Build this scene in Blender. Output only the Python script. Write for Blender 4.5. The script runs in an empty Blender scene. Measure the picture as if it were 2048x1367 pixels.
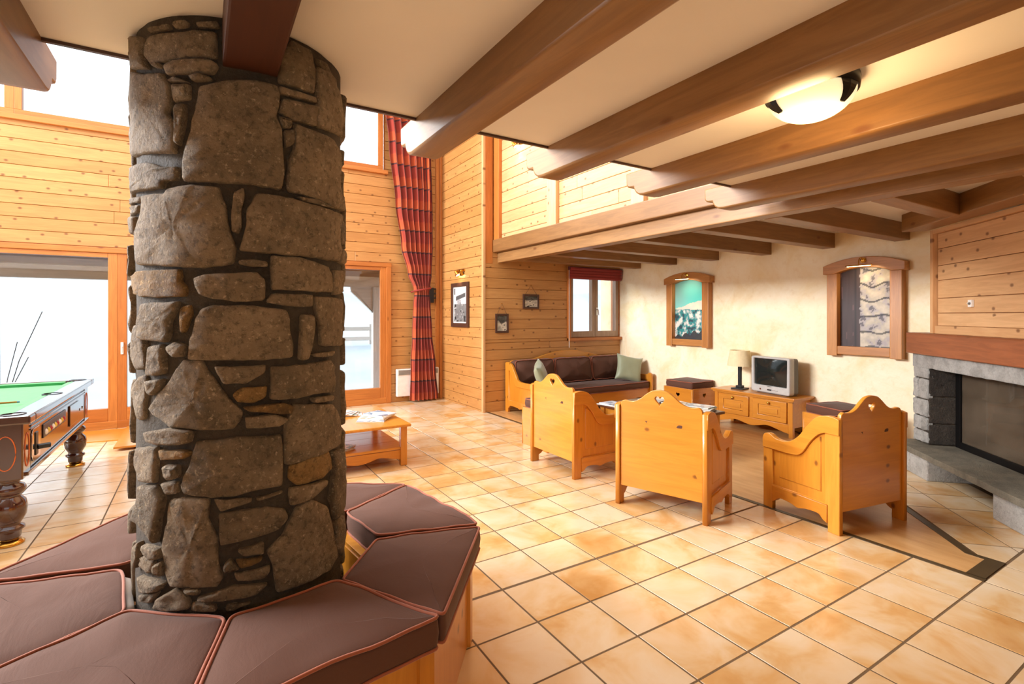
# Chalet lounge with a round stone column, ring bench, pine furniture and fireplace.
import bpy, bmesh, math, random
from mathutils import Vector, Matrix, noise as mnoise

# ---------------------------------------------------------------- camera, world, light
S = bpy.context.scene
C = S.collection
YAW = 0.5516                      # room axes: +Y to the window wall, +X to the cream wall
cam_d = bpy.data.cameras.new('camera')
cam = bpy.data.objects.new('camera', cam_d); C.objects.link(cam)
cam.location = (0, 0, 1.5)
cam.rotation_euler = (math.pi / 2, 0, -YAW)
cam_d.sensor_width = 36.0
cam_d.lens = 36.0 * 1011.0 / 2048.0
cam_d.shift_y = -53.5 / 2048.0
cam_d.clip_start = 0.05
cam_d.clip_end = 400
S.camera = cam

W = bpy.data.worlds.new('overcast_sky'); S.world = W
W.use_nodes = True
wb = W.node_tree.nodes['Background']
wb.inputs[0].default_value = (0.93, 0.97, 1.0, 1)
wb.inputs[1].default_value = WORLD_STRENGTH = 1.8

S.view_settings.view_transform = 'Standard'
S.view_settings.look = 'None'
S.view_settings.exposure = EXPOSURE = -0.02
S.view_settings.gamma = 1.0
S.view_settings.use_curve_mapping = False
S.cycles.use_denoising = True
S.cycles.max_bounces = 10
S.cycles.diffuse_bounces = 6
S.cycles.transparent_max_bounces = 16
S.cycles.caustics_reflective = False
S.cycles.caustics_refractive = False
S.cycles.sample_clamp_indirect = 8.0


def area_light(name, loc, rot, sx, sy, power, col):
    d = bpy.data.lights.new(name, 'AREA'); d.shape = 'RECTANGLE'
    d.size = sx; d.size_y = sy; d.energy = power; d.color = col
    o = bpy.data.objects.new(name, d); C.objects.link(o)
    o.location = loc; o.rotation_euler = rot
    return o


# added fill lamps, out of view, standing in for daylight from left and above
H_ = math.pi / 2
area_light('fill_left', (-5.85, 6.1, 1.75), Vector((0.97, -0.22, -0.05)).to_track_quat('-Z', 'Y').to_euler(), 3.2, 2.2, 190, (0.97, 0.98, 1.0))
area_light('fill_left_high', (-5.85, 6.0, 4.4), Vector((9.75, -2.2, -1.1)).to_track_quat('-Z', 'Y').to_euler(), 3.4, 1.5, 680, (0.97, 0.98, 1.0)).data.spread = math.radians(120)
area_light('fill_roof', (-1.1, 5.6, 5.78), (0, 0, 0), 7.0, 3.8, 170, (0.97, 0.98, 1.0))
# the bright veiled sun over the snow slope, very soft through thin cloud
sd = bpy.data.lights.new('veiled_sun', 'SUN'); sd.energy = 9.0; sd.angle = math.radians(50); sd.color = (1.0, 0.98, 0.95)
so_ = bpy.data.objects.new('veiled_sun', sd); C.objects.link(so_)
so_.rotation_euler = Vector((0.55, -0.70, -0.46)).to_track_quat('-Z', 'Y').to_euler()

# ---------------------------------------------------------------- materials
M = {}


def srgb(r, g, b):
    f = lambda c: (c / 255 / 12.92) if c <= 10 else ((c / 255 + 0.055) / 1.055) ** 2.4
    return (f(r), f(g), f(b), 1)


class NT:
    def __init__(s, name):
        m = bpy.data.materials.new(name); m.use_nodes = True
        s.m = m; s.t = m.node_tree; s.n = s.t.nodes; s.b = s.n['Principled BSDF']

    def add(s, typ, **kw):
        n = s.n.new(typ)
        for k, v in kw.items():
            setattr(n, k, v)
        return n

    def link(s, a, b):
        s.t.links.new(a, b)

    def setv(s, **kw):
        for k, v in kw.items():
            s.b.inputs[k.replace('_', ' ')].default_value = v

    def coords(s, sc=(1, 1, 1), rnd=7.0, kind='Object'):
        tc = s.add('ShaderNodeTexCoord')
        src = tc.outputs[kind]
        if rnd:
            oi = s.add('ShaderNodeObjectInfo')
            mu = s.add('ShaderNodeMath', operation='MULTIPLY'); mu.inputs[1].default_value = rnd
            s.link(oi.outputs['Random'], mu.inputs[0])
            va = s.add('ShaderNodeVectorMath', operation='ADD')
            s.link(src, va.inputs[0]); s.link(mu.outputs[0], va.inputs[1]); src = va.outputs[0]
        mp = s.add('ShaderNodeMapping'); mp.inputs['Scale'].default_value = sc
        s.link(src, mp.inputs['Vector'])
        return mp.outputs['Vector']

    def noise(s, vec, scale, detail=4, rough=0.55, dist=0.0):
        n = s.add('ShaderNodeTexNoise')
        n.inputs['Scale'].default_value = scale; n.inputs['Detail'].default_value = detail
        n.inputs['Roughness'].default_value = rough; n.inputs['Distortion'].default_value = dist
        s.link(vec, n.inputs['Vector'])
        return n.outputs['Fac']

    def ramp(s, fac, stops, interp='LINEAR'):
        r = s.add('ShaderNodeValToRGB'); r.color_ramp.interpolation = interp
        e = r.color_ramp.elements
        while len(e) > 1:
            e.remove(e[-1])
        e[0].position = stops[0][0]; e[0].color = stops[0][1]
        for p, c in stops[1:]:
            x = e.new(p); x.color = c
        s.link(fac, r.inputs[0])
        return r.outputs[0]

    def mix(s, fac, a, b, blend='MIX'):
        n = s.add('ShaderNodeMix', data_type='RGBA', blend_type=blend)
        for v, i in ((fac, 0), (a, 6), (b, 7)):
            if hasattr(v, 'links'):
                s.link(v, n.inputs[i])
            else:
                n.inputs[i].default_value = v
        return n.outputs[2]

    def math(s, op, a, b=None):
        n = s.add('ShaderNodeMath', operation=op)
        for v, i in ((a, 0), (b, 1)):
            if v is None:
                continue
            if hasattr(v, 'links'):
                s.link(v, n.inputs[i])
            else:
                n.inputs[i].default_value = v
        return n.outputs[0]

    def bump(s, h, strength=0.3, dist=0.01):
        n = s.add('ShaderNodeBump')
        n.inputs['Strength'].default_value = strength; n.inputs['Distance'].default_value = dist
        s.link(h, n.inputs['Height']); s.link(n.outputs[0], s.b.inputs['Normal'])

    def color(s, c):
        s.link(c, s.b.inputs['Base Color'])


def plain(name, rgb, rough=0.5, metal=0.0, **kw):
    if name in M:
        return M[name]
    t = NT(name); v = t.coords(rnd=3)
    n = t.noise(v, 18, 3)
    c = srgb(*rgb)
    d = tuple(x * 0.88 for x in c[:3]) + (1,)
    t.color(t.ramp(n, [(0.3, d), (0.7, c)]))
    t.setv(Roughness=rough, Metallic=metal, **kw)
    M[name] = t.m
    return t.m


def wood(name, light, mid, dark, axis='X', rough=0.42, knots=0.5, coat=0.0, scale=1.0, knot_rgb=(104, 58, 24), thin=False):
    key = name + '_' + axis
    if key in M:
        return M[key]
    t = NT(key)
    i = 'XYZ'.index(axis)
    st = [1.0, 1.0, 1.0]; st[i] = 0.09
    v = t.coords(tuple(x * scale for x in st))
    grain = t.noise(v, 26, 6, 0.62, 0.9)
    st2 = [1.0, 1.0, 1.0]; st2[i] = 0.22
    v2 = t.coords(tuple(x * scale for x in st2))
    big = t.noise(v2, 3.2, 3, 0.5, 0.4)
    oi = t.add('ShaderNodeObjectInfo')
    tone = t.math('ADD', t.math('MULTIPLY', big, 0.55), t.math('MULTIPLY', oi.outputs['Random'], 0.45))
    c1 = t.ramp(tone, [(0.2, srgb(*mid)), (0.75, srgb(*light))])
    c = t.mix(t.ramp(grain, [(0.40, (0.34, 0.34, 0.34, 1)), (0.62, (0, 0, 0, 1))]), c1, srgb(*dark))
    if knots > 0:
        st3 = [1.0, 1.0, 1.0]; st3[i] = 0.7 if thin else 0.42
        v3 = t.coords(tuple(x * scale for x in st3))
        vo = t.add('ShaderNodeTexVoronoi'); vo.inputs['Scale'].default_value = 6.5
        if thin:                      # boards: knots lie on the face, so look them up in the plane of the board
            vo.voronoi_dimensions = '2D'; vo.inputs['Scale'].default_value = 8.0
            sp = t.add('ShaderNodeSeparateXYZ'); cb = t.add('ShaderNodeCombineXYZ')
            t.link(v3, sp.inputs[0]); t.link(sp.outputs[i], cb.inputs[0])
            t.link(sp.outputs[{'X': 2, 'Y': 2, 'Z': 1}[axis]], cb.inputs[1])
            t.link(cb.outputs[0], vo.inputs['Vector'])
        else:
            t.link(v3, vo.inputs['Vector'])
        spot = t.ramp(vo.outputs['Distance'], [(0.06, (1, 1, 1, 1)), (0.15, (0, 0, 0, 1))])
        sep = t.add('ShaderNodeSeparateColor'); t.link(vo.outputs['Color'], sep.inputs[0])
        pick = t.math('GREATER_THAN', sep.outputs[0], 1 - knots)
        k = t.math('MULTIPLY', t.math('MULTIPLY', spot, pick), 0.8)
        c = t.mix(k, c, srgb(*knot_rgb))
    t.color(c)
    t.setv(Roughness=rough)
    if coat:
        t.setv(Coat_Weight=coat, Coat_Roughness=0.12)
    t.bump(grain, 0.08, 0.004)
    M[key] = t.m
    return t.m


pine = lambda ax: wood('wall_pine', (200, 148, 88), (185, 130, 70), (154, 98, 48), ax, 0.40, 0.36, thin=True)
hoodpine = lambda ax: wood('hood_pine', (222, 178, 128), (206, 158, 108), (176, 124, 76), ax, 0.42, 0.36, thin=True)
joinery = lambda ax: wood('joinery', (200, 126, 60), (180, 104, 44), (138, 74, 26), ax, 0.35, 0.25)
honey = lambda ax: wood('honey_pine', (208, 140, 50), (194, 122, 34), (168, 98, 22), ax, 0.30, 0.14, 0.25, thin=True)
beamw = lambda ax: wood('beam_wood', (156, 114, 68), (132, 92, 50), (90, 58, 28), ax, 0.42, 0.4)
redbeam = lambda ax: wood('red_beam', (84, 44, 24), (70, 34, 17), (48, 22, 10), ax, 0.55, 0.0)
mantelw = lambda ax: wood('mantel_wood', (158, 92, 54), (134, 74, 42), (84, 42, 20), ax, 0.45, 0.2)
framew = lambda ax: wood('frame_wood', (196, 136, 72), (178, 116, 54), (132, 78, 32), ax, 0.38, 0.15)
mahog = lambda ax: wood('mahogany', (64, 26, 20), (52, 19, 15), (36, 11, 8), ax, 0.14, 0.0, 0.9)
greywood = lambda ax: wood('weathered_wood', (214, 210, 204), (196, 190, 182), (168, 160, 150), ax, 0.6, 0.2)


def mat_ceiling():
    t = NT('ceiling_plaster'); v = t.coords(rnd=0)
    n = t.noise(v, 1.3, 3)
    t.color(t.ramp(n, [(0.3, srgb(232, 228, 224)), (0.7, srgb(240, 236, 232))]))
    t.setv(Roughness=0.8); t.bump(t.noise(v, 60, 4), 0.06, 0.004)
    return t.m


def mat_cream():
    t = NT('cream_plaster'); v = t.coords(rnd=0)
    a = t.noise(v, 2.2, 5, 0.65, 0.6)
    b = t.noise(v, 14, 4)
    c = t.ramp(a, [(0.3, srgb(238, 216, 168)), (0.52, srgb(246, 232, 200)), (0.75, srgb(250, 240, 214))])
    c = t.mix(t.ramp(b, [(0.55, (0, 0, 0, 1)), (0.75, (0.35, 0.35, 0.35, 1))]), c, srgb(226, 200, 150))
    t.color(c); t.setv(Roughness=0.75)
    t.bump(t.noise(v, 22, 6, 0.6), 0.35, 0.012)
    return t.m


def mat_tile():
    t = NT('terracotta_tile'); v = t.coords(rnd=23)
    a = t.noise(v, 3.4, 4, 0.55, 0.5)
    oi = t.add('ShaderNodeObjectInfo')
    k = t.math('ADD', a, t.math('MULTIPLY', t.math('SUBTRACT', oi.outputs['Random'], 0.5), 0.20))
    c = t.ramp(k, [(0.34, srgb(220, 199, 168)), (0.50, srgb(216, 186, 144)), (0.64, srgb(208, 165, 108)), (0.82, srgb(194, 142, 80))])
    t.color(c); t.setv(Roughness=0.2)
    t.b.inputs['Specular IOR Level'].default_value = 0.75
    t.bump(t.noise(v, 6, 1), 0.03, 0.006)
    return t.m


def mat_lounge():
    t = NT('lounge_floor_sheet'); v = t.coords((1, 0.18, 1), rnd=0)
    a = t.noise(v, 12, 5, 0.6)
    t.color(t.ramp(a, [(0.35, srgb(184, 136, 82)), (0.65, srgb(204, 160, 106))]))
    t.setv(Roughness=0.33)
    return t.m


def mat_stone(name, stops, bump=0.9, spk=0.75):
    t = NT(name); v = t.coords(rnd=11)
    a = t.noise(v, 7, 8, 0.68, 0.3)
    b = t.noise(v, 46, 6, 0.7)
    oi = t.add('ShaderNodeObjectInfo')
    k = t.math('ADD', t.math('MULTIPLY', a, 0.8), t.math('MULTIPLY', oi.outputs['Random'], 0.2))
    c = t.ramp(k, stops)
    c = t.mix(t.ramp(b, [(0.36, (spk * 0.95, spk * 0.95, spk * 0.95, 1)), (0.5, (0, 0, 0, 1))]), c, tuple(x * 0.55 for x in stops[0][1][:3]) + (1,))
    c = t.mix(t.ramp(t.noise(v, 60, 5, 0.7), [(0.57, (0, 0, 0, 1)), (0.72, (spk, spk, spk, 1))]), c, tuple(min(1, x * 1.7) for x in stops[-1][1][:3]) + (1,))
    t.color(c); t.setv(Roughness=0.72)
    h = t.math('ADD', t.noise(v, 20, 12, 0.8), t.math('MULTIPLY', t.noise(v, 80, 4, 0.7), 0.6))
    t.bump(h, bump, 0.035)
    return t.m


def mat_fabric(name, rgb, rough=0.85, sheen=0.3):
    t = NT(name); v = t.coords(rnd=2)
    n = t.noise(v, 240, 2); g = t.noise(v, 5, 4)
    c = srgb(*rgb); d = tuple(x * 0.8 for x in c[:3]) + (1,)
    t.color(t.mix(t.ramp(g, [(0.3, (0.35, 0.35, 0.35, 1)), (0.7, (0, 0, 0, 1))]), c, d))
    t.setv(Roughness=rough, Sheen_Weight=sheen, Sheen_Roughness=0.4)
    w = t.noise(t.coords((1, 0.35, 1), rnd=5), 9, 4, 0.6, 1.2)
    t.bump(t.math('ADD', t.math('MULTIPLY', n, 0.12), w), 0.22, 0.012)
    return t.m


def mat_glass(name, tint=(0.97, 0.99, 1.0, 1)):
    t = NT(name)
    n = t.n; n.remove(t.b)
    tr = t.add('ShaderNodeBsdfTransparent'); tr.inputs[0].default_value = tint
    gl = t.add('ShaderNodeBsdfGlossy'); gl.inputs['Roughness'].default_value = 0.01
    fr = t.add('ShaderNodeFresnel'); fr.inputs[0].default_value = 1.45
    mx = t.add('ShaderNodeMixShader')
    t.link(fr.outputs[0], mx.inputs[0]); t.link(tr.outputs[0], mx.inputs[1]); t.link(gl.outputs[0], mx.inputs[2])
    t.link(mx.outputs[0], n['Material Output'].inputs[0])
    return t.m


def mat_emit(name, col, strength, base=(0.9, 0.85, 0.75, 1)):
    t = NT(name); t.setv(Base_Color=base, Roughness=0.35)
    t.b.inputs['Emission Color'].default_value = col
    t.b.inputs['Emission Strength'].default_value = strength
    return t.m


def mat_plaid():
    t = NT('plaid_curtain_cloth')
    uv = t.add('ShaderNodeUVMap'); uv.uv_map = 'UVMap'
    sx = t.add('ShaderNodeSeparateXYZ'); t.link(uv.outputs[0], sx.inputs[0])
    u = t.math('FRACT', t.math('DIVIDE', sx.outputs[0], 0.30)); v = t.math('FRACT', t.math('DIVIDE', sx.outputs[1], 0.37))
    band = t.ramp(v, [(0.0, srgb(204, 94, 26)), (0.40, srgb(192, 78, 22)), (0.44, srgb(158, 46, 18)), (0.9, srgb(146, 38, 18)), (1.0, srgb(146, 38, 18))])
    col = t.ramp(u, [(0.0, srgb(200, 84, 24)), (0.45, srgb(200, 84, 24)), (0.5, srgb(142, 36, 18)), (1.0, srgb(148, 40, 18))])
    c = t.mix(0.4, band, col)
    lv = t.math('MAXIMUM', t.math('GREATER_THAN', v, 0.93), t.math('GREATER_THAN', u, 0.95))
    c = t.mix(t.math('MULTIPLY', lv, 0.85), c, srgb(46, 16, 26))
    t.color(c); t.setv(Roughness=0.8, Sheen_Weight=0.3)
    t.link(c, t.b.inputs['Emission Color']); t.b.inputs['Emission Strength'].default_value = 0.0
    return t.m


def mat_print():
    t = NT('printed_photo')
    a = t.add('ShaderNodeVertexColor'); a.layer_name = 'Col'
    t.color(a.outputs[0]); t.setv(Roughness=0.55)
    return t.m


def mat_snow():
    t = NT('snow'); v = t.coords(rnd=0)
    a = t.noise(v, 0.25, 6, 0.6); b = t.noise(v, 2.0, 6, 0.6)
    c = t.ramp(a, [(0.35, srgb(160, 178, 190)), (0.62, srgb(188, 198, 206))])
    c = t.mix(t.ramp(b, [(0.6, (0, 0, 0, 1)), (0.78, (0.35, 0.35, 0.35, 1))]), c, srgb(134, 152, 162))
    t.color(c); t.setv(Roughness=0.9)
    return t.m


CEIL = mat_ceiling(); CREAM = mat_cream(); TILE = mat_tile(); LOUNGE = mat_lounge()
STONE = mat_stone('column_stone', [(0.30, srgb(122, 106, 84)), (0.48, srgb(156, 135, 108)), (0.62, srgb(178, 155, 125)), (0.78, srgb(198, 177, 146))])
OCHRE = mat_stone('ochre_stone', [(0.30, srgb(120, 92, 54)), (0.5, srgb(170, 130, 74)), (0.75, srgb(196, 160, 104))])
MORTAR = mat_stone('grey_mortar', [(0.3, srgb(76, 67, 55)), (0.55, srgb(90, 79, 65)), (0.8, srgb(104, 92, 76))], 0.9, 0.45)
PALESTONE = mat_stone('pale_hearth_stone', [(0.3, srgb(156, 154, 148)), (0.5, srgb(208, 206, 200)), (0.75, srgb(230, 228, 222))], 0.9, 0.3)
SLATE = mat_stone('hearth_slate', [(0.3, srgb(76, 72, 62)), (0.5, srgb(104, 98, 84)), (0.75, srgb(134, 126, 108))], 0.6, 0.3)
SOOT = mat_stone('sooty_stone', [(0.3, srgb(48, 40, 34)), (0.5, srgb(70, 60, 50)), (0.75, srgb(92, 80, 66))], 0.8)
BROWN = mat_fabric('brown_canvas', (86, 51, 34), 0.85, 0.08)
PIPING = mat_fabric('rust_piping', (150, 78, 48), 0.7)
SAGE = mat_fabric('sage_satin', (150, 156, 128), 0.45, 0.5)
REDBLIND = mat_fabric('red_blind_cloth', (146, 44, 40))
GREENBAIZE = mat_fabric('green_baize', (58, 150, 84))
WHITECLOTH = mat_fabric('white_lining', (214, 204, 196))
PLAID = mat_plaid(); PRINT = mat_print(); SNOW = mat_snow()
GLASS = mat_glass('window_glass')
FIREGLASS = mat_glass('fire_glass', (0.62, 0.58, 0.52, 1))
_t = FIREGLASS.node_tree
_d = _t.nodes.new('ShaderNodeBsdfDiffuse'); _d.inputs[0].default_value = srgb(112, 98, 82)
_x = _t.nodes.new('ShaderNodeMixShader')
_n = _t.nodes.new('ShaderNodeTexNoise'); _n.inputs['Scale'].default_value = 2.2; _n.inputs['Detail'].default_value = 6
_r = _t.nodes.new('ShaderNodeMapRange'); _r.inputs[1].default_value = 0.35; _r.inputs[2].default_value = 0.7; _r.inputs[3].default_value = 0.25; _r.inputs[4].default_value = 0.7
_o = _t.nodes['Material Output']; _s = _o.inputs[0].links[0].from_socket
_t.links.new(_n.outputs['Fac'], _r.inputs[0]); _t.links.new(_r.outputs[0], _x.inputs[0])
_t.links.new(_s, _x.inputs[1]); _t.links.new(_d.outputs[0], _x.inputs[2]); _t.links.new(_x.outputs[0], _o.inputs[0])
BRASS = plain('brass', (212, 160, 70), 0.22, 1.0)
BLACKM = plain('black_metal', (26, 24, 24), 0.4, 0.6)
BLACKP = plain('black_plastic', (24, 24, 26), 0.35)
WHITEP = plain('white_enamel', (240, 238, 232), 0.35)
SILVER = plain('silver_plastic', (192, 190, 186), 0.38)
DARKGREYP = plain('dark_grey_plastic', (104, 98, 90), 0.5)
SCREEN = plain('television_glass', (34, 38, 36), 0.06)
SHADE = plain('lamp_shade_paper', (238, 220, 176), 0.8)
CHROME = plain('chrome', (210, 210, 214), 0.12, 1.0)
GROUT = plain('grout', (110, 88, 62), 0.8)
STRIP = plain('brown_threshold_strip', (74, 58, 34), 0.4)
PAPER = plain('paper_edge', (236, 232, 224), 0.6)
INLAY = plain('orange_inlay', (206, 104, 44), 0.3)
CORD = plain('string', (120, 76, 40), 0.8)
DARKFRAME = plain('dark_brown_frame', (74, 46, 34), 0.4)

# ---------------------------------------------------------------- mesh helpers
class MB:
    def __init__(s):
        s.v = []; s.f = []

    def box(s, x0, x1, y0, y1, z0, z1):
        b = len(s.v)
        s.v += [(x0, y0, z0), (x1, y0, z0), (x1, y1, z0), (x0, y1, z0), (x0, y0, z1), (x1, y0, z1), (x1, y1, z1), (x0, y1, z1)]
        s.f += [tuple(b + i for i in q) for q in ((0, 3, 2, 1), (4, 5, 6, 7), (0, 1, 5, 4), (1, 2, 6, 5), (2, 3, 7, 6), (3, 0, 4, 7))]
        return s

    def prism(s, pts, z0, z1):
        b = len(s.v); n = len(pts)
        s.v += [(x, y, z0) for x, y in pts] + [(x, y, z1) for x, y in pts]
        s.f += [tuple(b + i for i in reversed(range(n))), tuple(b + n + i for i in range(n))]
        s.f += [(b + i, b + (i + 1) % n, b + n + (i + 1) % n, b + n + i) for i in range(n)]
        return s

    def lathe(s, prof, n=20, cx=0, cy=0, ang=0.0):
        b = len(s.v)
        for r, z in prof:
            for k in range(n):
                a = ang + 2 * math.pi * k / n
                s.v.append((cx + r * math.cos(a), cy + r * math.sin(a), z))
        for i in range(len(prof) - 1):
            for k in range(n):
                k2 = (k + 1) % n
                s.f.append((b + i * n + k, b + i * n + k2, b + (i + 1) * n + k2, b + (i + 1) * n + k))
        s.f.append(tuple(b + k for k in reversed(range(n))))
        e = b + (len(prof) - 1) * n
        s.f.append(tuple(e + k for k in range(n)))
        return s

    def tube(s, path, r, n=8, closed=False):
        b = len(s.v); P = [Vector(p) for p in path]; m = len(P)
        up = Vector((0, 0, 1))
        for i, p in enumerate(P):
            if closed:
                d = P[(i + 1) % m] - P[i - 1]
            else:
                d = P[min(i + 1, m - 1)] - P[max(i - 1, 0)]
            d.normalize()
            u = d.cross(up)
            if u.length < 1e-3:
                u = d.cross(Vector((1, 0, 0)))
            u.normalize(); w = d.cross(u)
            for k in range(n):
                a = 2 * math.pi * k / n
                s.v.append(tuple(p + (u * math.cos(a) + w * math.sin(a)) * r))
        for i in range(m if closed else m - 1):
            for k in range(n):
                k2 = (k + 1) % n; j = (i + 1) % m
                s.f.append((b + i * n + k, b + i * n + k2, b + j * n + k2, b + j * n + k))
        if not closed:
            s.f.append(tuple(b + k for k in reversed(range(n))))
            s.f.append(tuple(b + (m - 1) * n + k for k in range(n)))
        return s

    def rings(s, rings, cap0=True, cap1=True):
        b = len(s.v); n = len(rings[0])
        for r in rings:
            s.v += [tuple(p) for p in r]
        for i in range(len(rings) - 1):
            for k in range(n):
                k2 = (k + 1) % n
                s.f.append((b + i * n + k, b + i * n + k2, b + (i + 1) * n + k2, b + (i + 1) * n + k))
        if cap0:
            s.f.append(tuple(b + k for k in reversed(range(n))))
        if cap1:
            s.f.append(tuple(b + (len(rings) - 1) * n + k for k in range(n)))
        return s

    def xform(s, m):
        s.v = [tuple(m @ Vector(p)) for p in s.v]
        return s

    def mesh(s, name, bevel=0.0, smooth=False, seg=2):
        me = bpy.data.meshes.new(name)
        me.from_pydata(s.v, [], s.f)
        bm = bmesh.new(); bm.from_mesh(me)
        if bevel:
            bmesh.ops.bevel(bm, geom=[e for e in bm.edges if len(e.link_faces) == 2 and e.calc_face_angle(0) > 0.5], offset=bevel, segments=seg, profile=0.6, affect='EDGES', clamp_overlap=True)
        bmesh.ops.recalc_face_normals(bm, faces=bm.faces)
        bm.to_mesh(me); bm.free()
        if smooth:
            for p in me.polygons:
                p.use_smooth = True
        elif bevel:
            pass
        return me

    def build(s, name, mat, parent=None, bevel=0.0, smooth=False, seg=2):
        return link(name, s.mesh(name, bevel, smooth, seg), mat, parent)


def link(name, me, mat, parent=None):
    if mat is not None and not me.materials:
        me.materials.append(mat)
    o = bpy.data.objects.new(name, me); C.objects.link(o)
    o.parent = parent
    return o


def tag(o, label, cat, group=None, kind=None):
    o['label'] = label; o['category'] = cat
    if group: o['group'] = group
    if kind: o['kind'] = kind
    return o


def thing(name, label, cat, loc=(0, 0, 0), rz=0.0, group=None, kind=None):
    o = bpy.data.objects.new(name, None); C.objects.link(o)
    o.empty_display_size = 0.1
    o.location = loc; o.rotation_euler = (0, 0, rz)
    return tag(o, label, cat, group, kind)


def box(name, mat, parent, x0, x1, y0, y1, z0, z1, bevel=0.0):
    return MB().box(x0, x1, y0, y1, z0, z1).build(name, mat, parent, bevel)


PLANE_XZ = Matrix(((1, 0, 0, 0), (0, 0, -1, 0), (0, 1, 0, 0), (0, 0, 0, 1)))      # 2D (x,y) -> (x, -depth, z)
PLANE_YZ = Matrix(((0, 0, 1, 0), (1, 0, 0, 0), (0, 1, 0, 0), (0, 0, 0, 1)))       # 2D (x,y) -> (depth, y, z)


def board_mesh(name, outer, holes=(), th=0.03, bevel=0.004, mat4=None):
    """A flat sawn board of any outline, with holes, as a mesh."""
    cu = bpy.data.curves.new(name, 'CURVE'); cu.dimensions = '2D'; cu.fill_mode = 'BOTH'
    cu.extrude = max(th / 2 - bevel, 0.0005); cu.bevel_depth = bevel; cu.bevel_resolution = 1
    cu.offset = -bevel
    for pts in (outer, *holes):
        sp = cu.splines.new('POLY'); sp.points.add(len(pts) - 1); sp.use_cyclic_u = True
        for p, q in zip(sp.points, pts):
            p.co = (q[0], q[1], 0, 1)
    tmp = bpy.data.objects.new(name, cu)
    me = bpy.data.meshes.new_from_object(tmp)
    bpy.data.objects.remove(tmp); bpy.data.curves.remove(cu)
    me.name = name
    if mat4 is not None:
        me.transform(mat4)
    return me


def smooth_path(pts, n=6, closed=False):
    """Catmull-Rom through the points."""
    out = []; m = len(pts)
    for i in range(m if closed else m - 1):
        g = lambda k: pts[k % m] if closed else pts[min(max(k, 0), m - 1)]
        p0, p1, p2, p3 = g(i - 1), g(i), g(i + 1), g(i + 2)
        for k in range(n):
            t = k / n
            out.append(tuple(0.5 * ((2 * b) + (-a + c) * t + (2 * a - 5 * b + 4 * c - d) * t * t + (-a + 3 * b - 3 * c + d) * t ** 3) for a, b, c, d in zip(p0, p1, p2, p3)))
    if not closed:
        out.append(tuple(pts[-1]))
    return out


def heart(cx, cy, s):
    pts = []
    for k in range(20):
        a = 2 * math.pi * k / 20
        x = 16 * math.sin(a) ** 3; y = 13 * math.cos(a) - 5 * math.cos(2 * a) - 2 * math.cos(3 * a) - math.cos(4 * a)
        pts.append((cx + x * s / 32, cy + y * s / 32))
    return pts


def round_poly(pts, r, n=4):
    out = []; m = len(pts)
    for i in range(m):
        p = Vector(pts[i]); a = (Vector(pts[i - 1]) - p); b = (Vector(pts[(i + 1) % m]) - p)
        k = min(r, a.length * 0.45, b.length * 0.45)
        p0 = p + a.normalized() * k; p1 = p + b.normalized() * k
        for j in range(n + 1):
            t = j / n
            q = p0 * (1 - t) ** 2 + p * 2 * t * (1 - t) + p1 * t ** 2
            out.append((q.x, q.y))
    return out


def resample(pts, step):
    out = []; m = len(pts)
    for i in range(m):
        a = Vector(pts[i]); b = Vector(pts[(i + 1) % m])
        k = max(1, int(round((b - a).length / step)))
        for j in range(k):
            q = a.lerp(b, j / k); out.append((q.x, q.y))
    return out


def inset(pts, d):
    """Offset a counter-clockwise outline inwards by d."""
    out = []; m = len(pts)
    for i in range(m):
        a = Vector(pts[i - 1]); p = Vector(pts[i]); b = Vector(pts[(i + 1) % m])
        t = (b - a)
        if t.length < 1e-9:
            out.append((p.x, p.y)); continue
        t.normalize()
        out.append((p.x - t.y * d, p.y + t.x * d))
    return out


def pad(name, pts, z0, z1, mat, parent, pipe_mat=None, r=0.02, puff=0.015, corner=0.03, seed=0, step=0.05, wob=0.004, pipe=0.006):
    """An upholstered cushion over any outline: rounded sides, puffed top, piped seams."""
    area = sum(pts[i - 1][0] * pts[i][1] - pts[i][0] * pts[i - 1][1] for i in range(len(pts)))
    if area < 0:
        pts = pts[::-1]
    o = resample(round_poly(pts, corner), step)
    c = Vector((sum(p[0] for p in o) / len(o), sum(p[1] for p in o) / len(o)))

    def w(x, y, z):
        n = mnoise.noise((x * 9 + seed * 3.1, y * 9, z * 6)) * wob
        return (x + n, y + n * 0.6, z + n)
    R = []
    for ins, z in ((r, z0), (r * 0.3, z0 + r * 0.3), (0, z0 + r), (-r * 0.25, (z0 + z1) / 2), (0, z1 - r), (r * 0.3, z1 - r * 0.3), (r, z1)):
        R.append([w(x, y, z) for x, y in inset(o, ins)])
    base = inset(o, r)
    for k in (0.82, 0.6, 0.35, 0.12):
        h = z1 + puff * (1 - k ** 3)
        R.append([w(c.x + (x - c.x) * k, c.y + (y - c.y) * k, h) for x, y in base])
    b = MB().rings(R).build(name, mat, parent, smooth=True)
    if pipe_mat is not None:
        for zz in (z1 - r * 0.15, z0 + r * 0.15):
            MB().tube([w(x, y, zz) for x, y in inset(o, r * 0.15)], pipe, 6, True).build('piping', pipe_mat, b, smooth=True)
    return b


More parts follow.
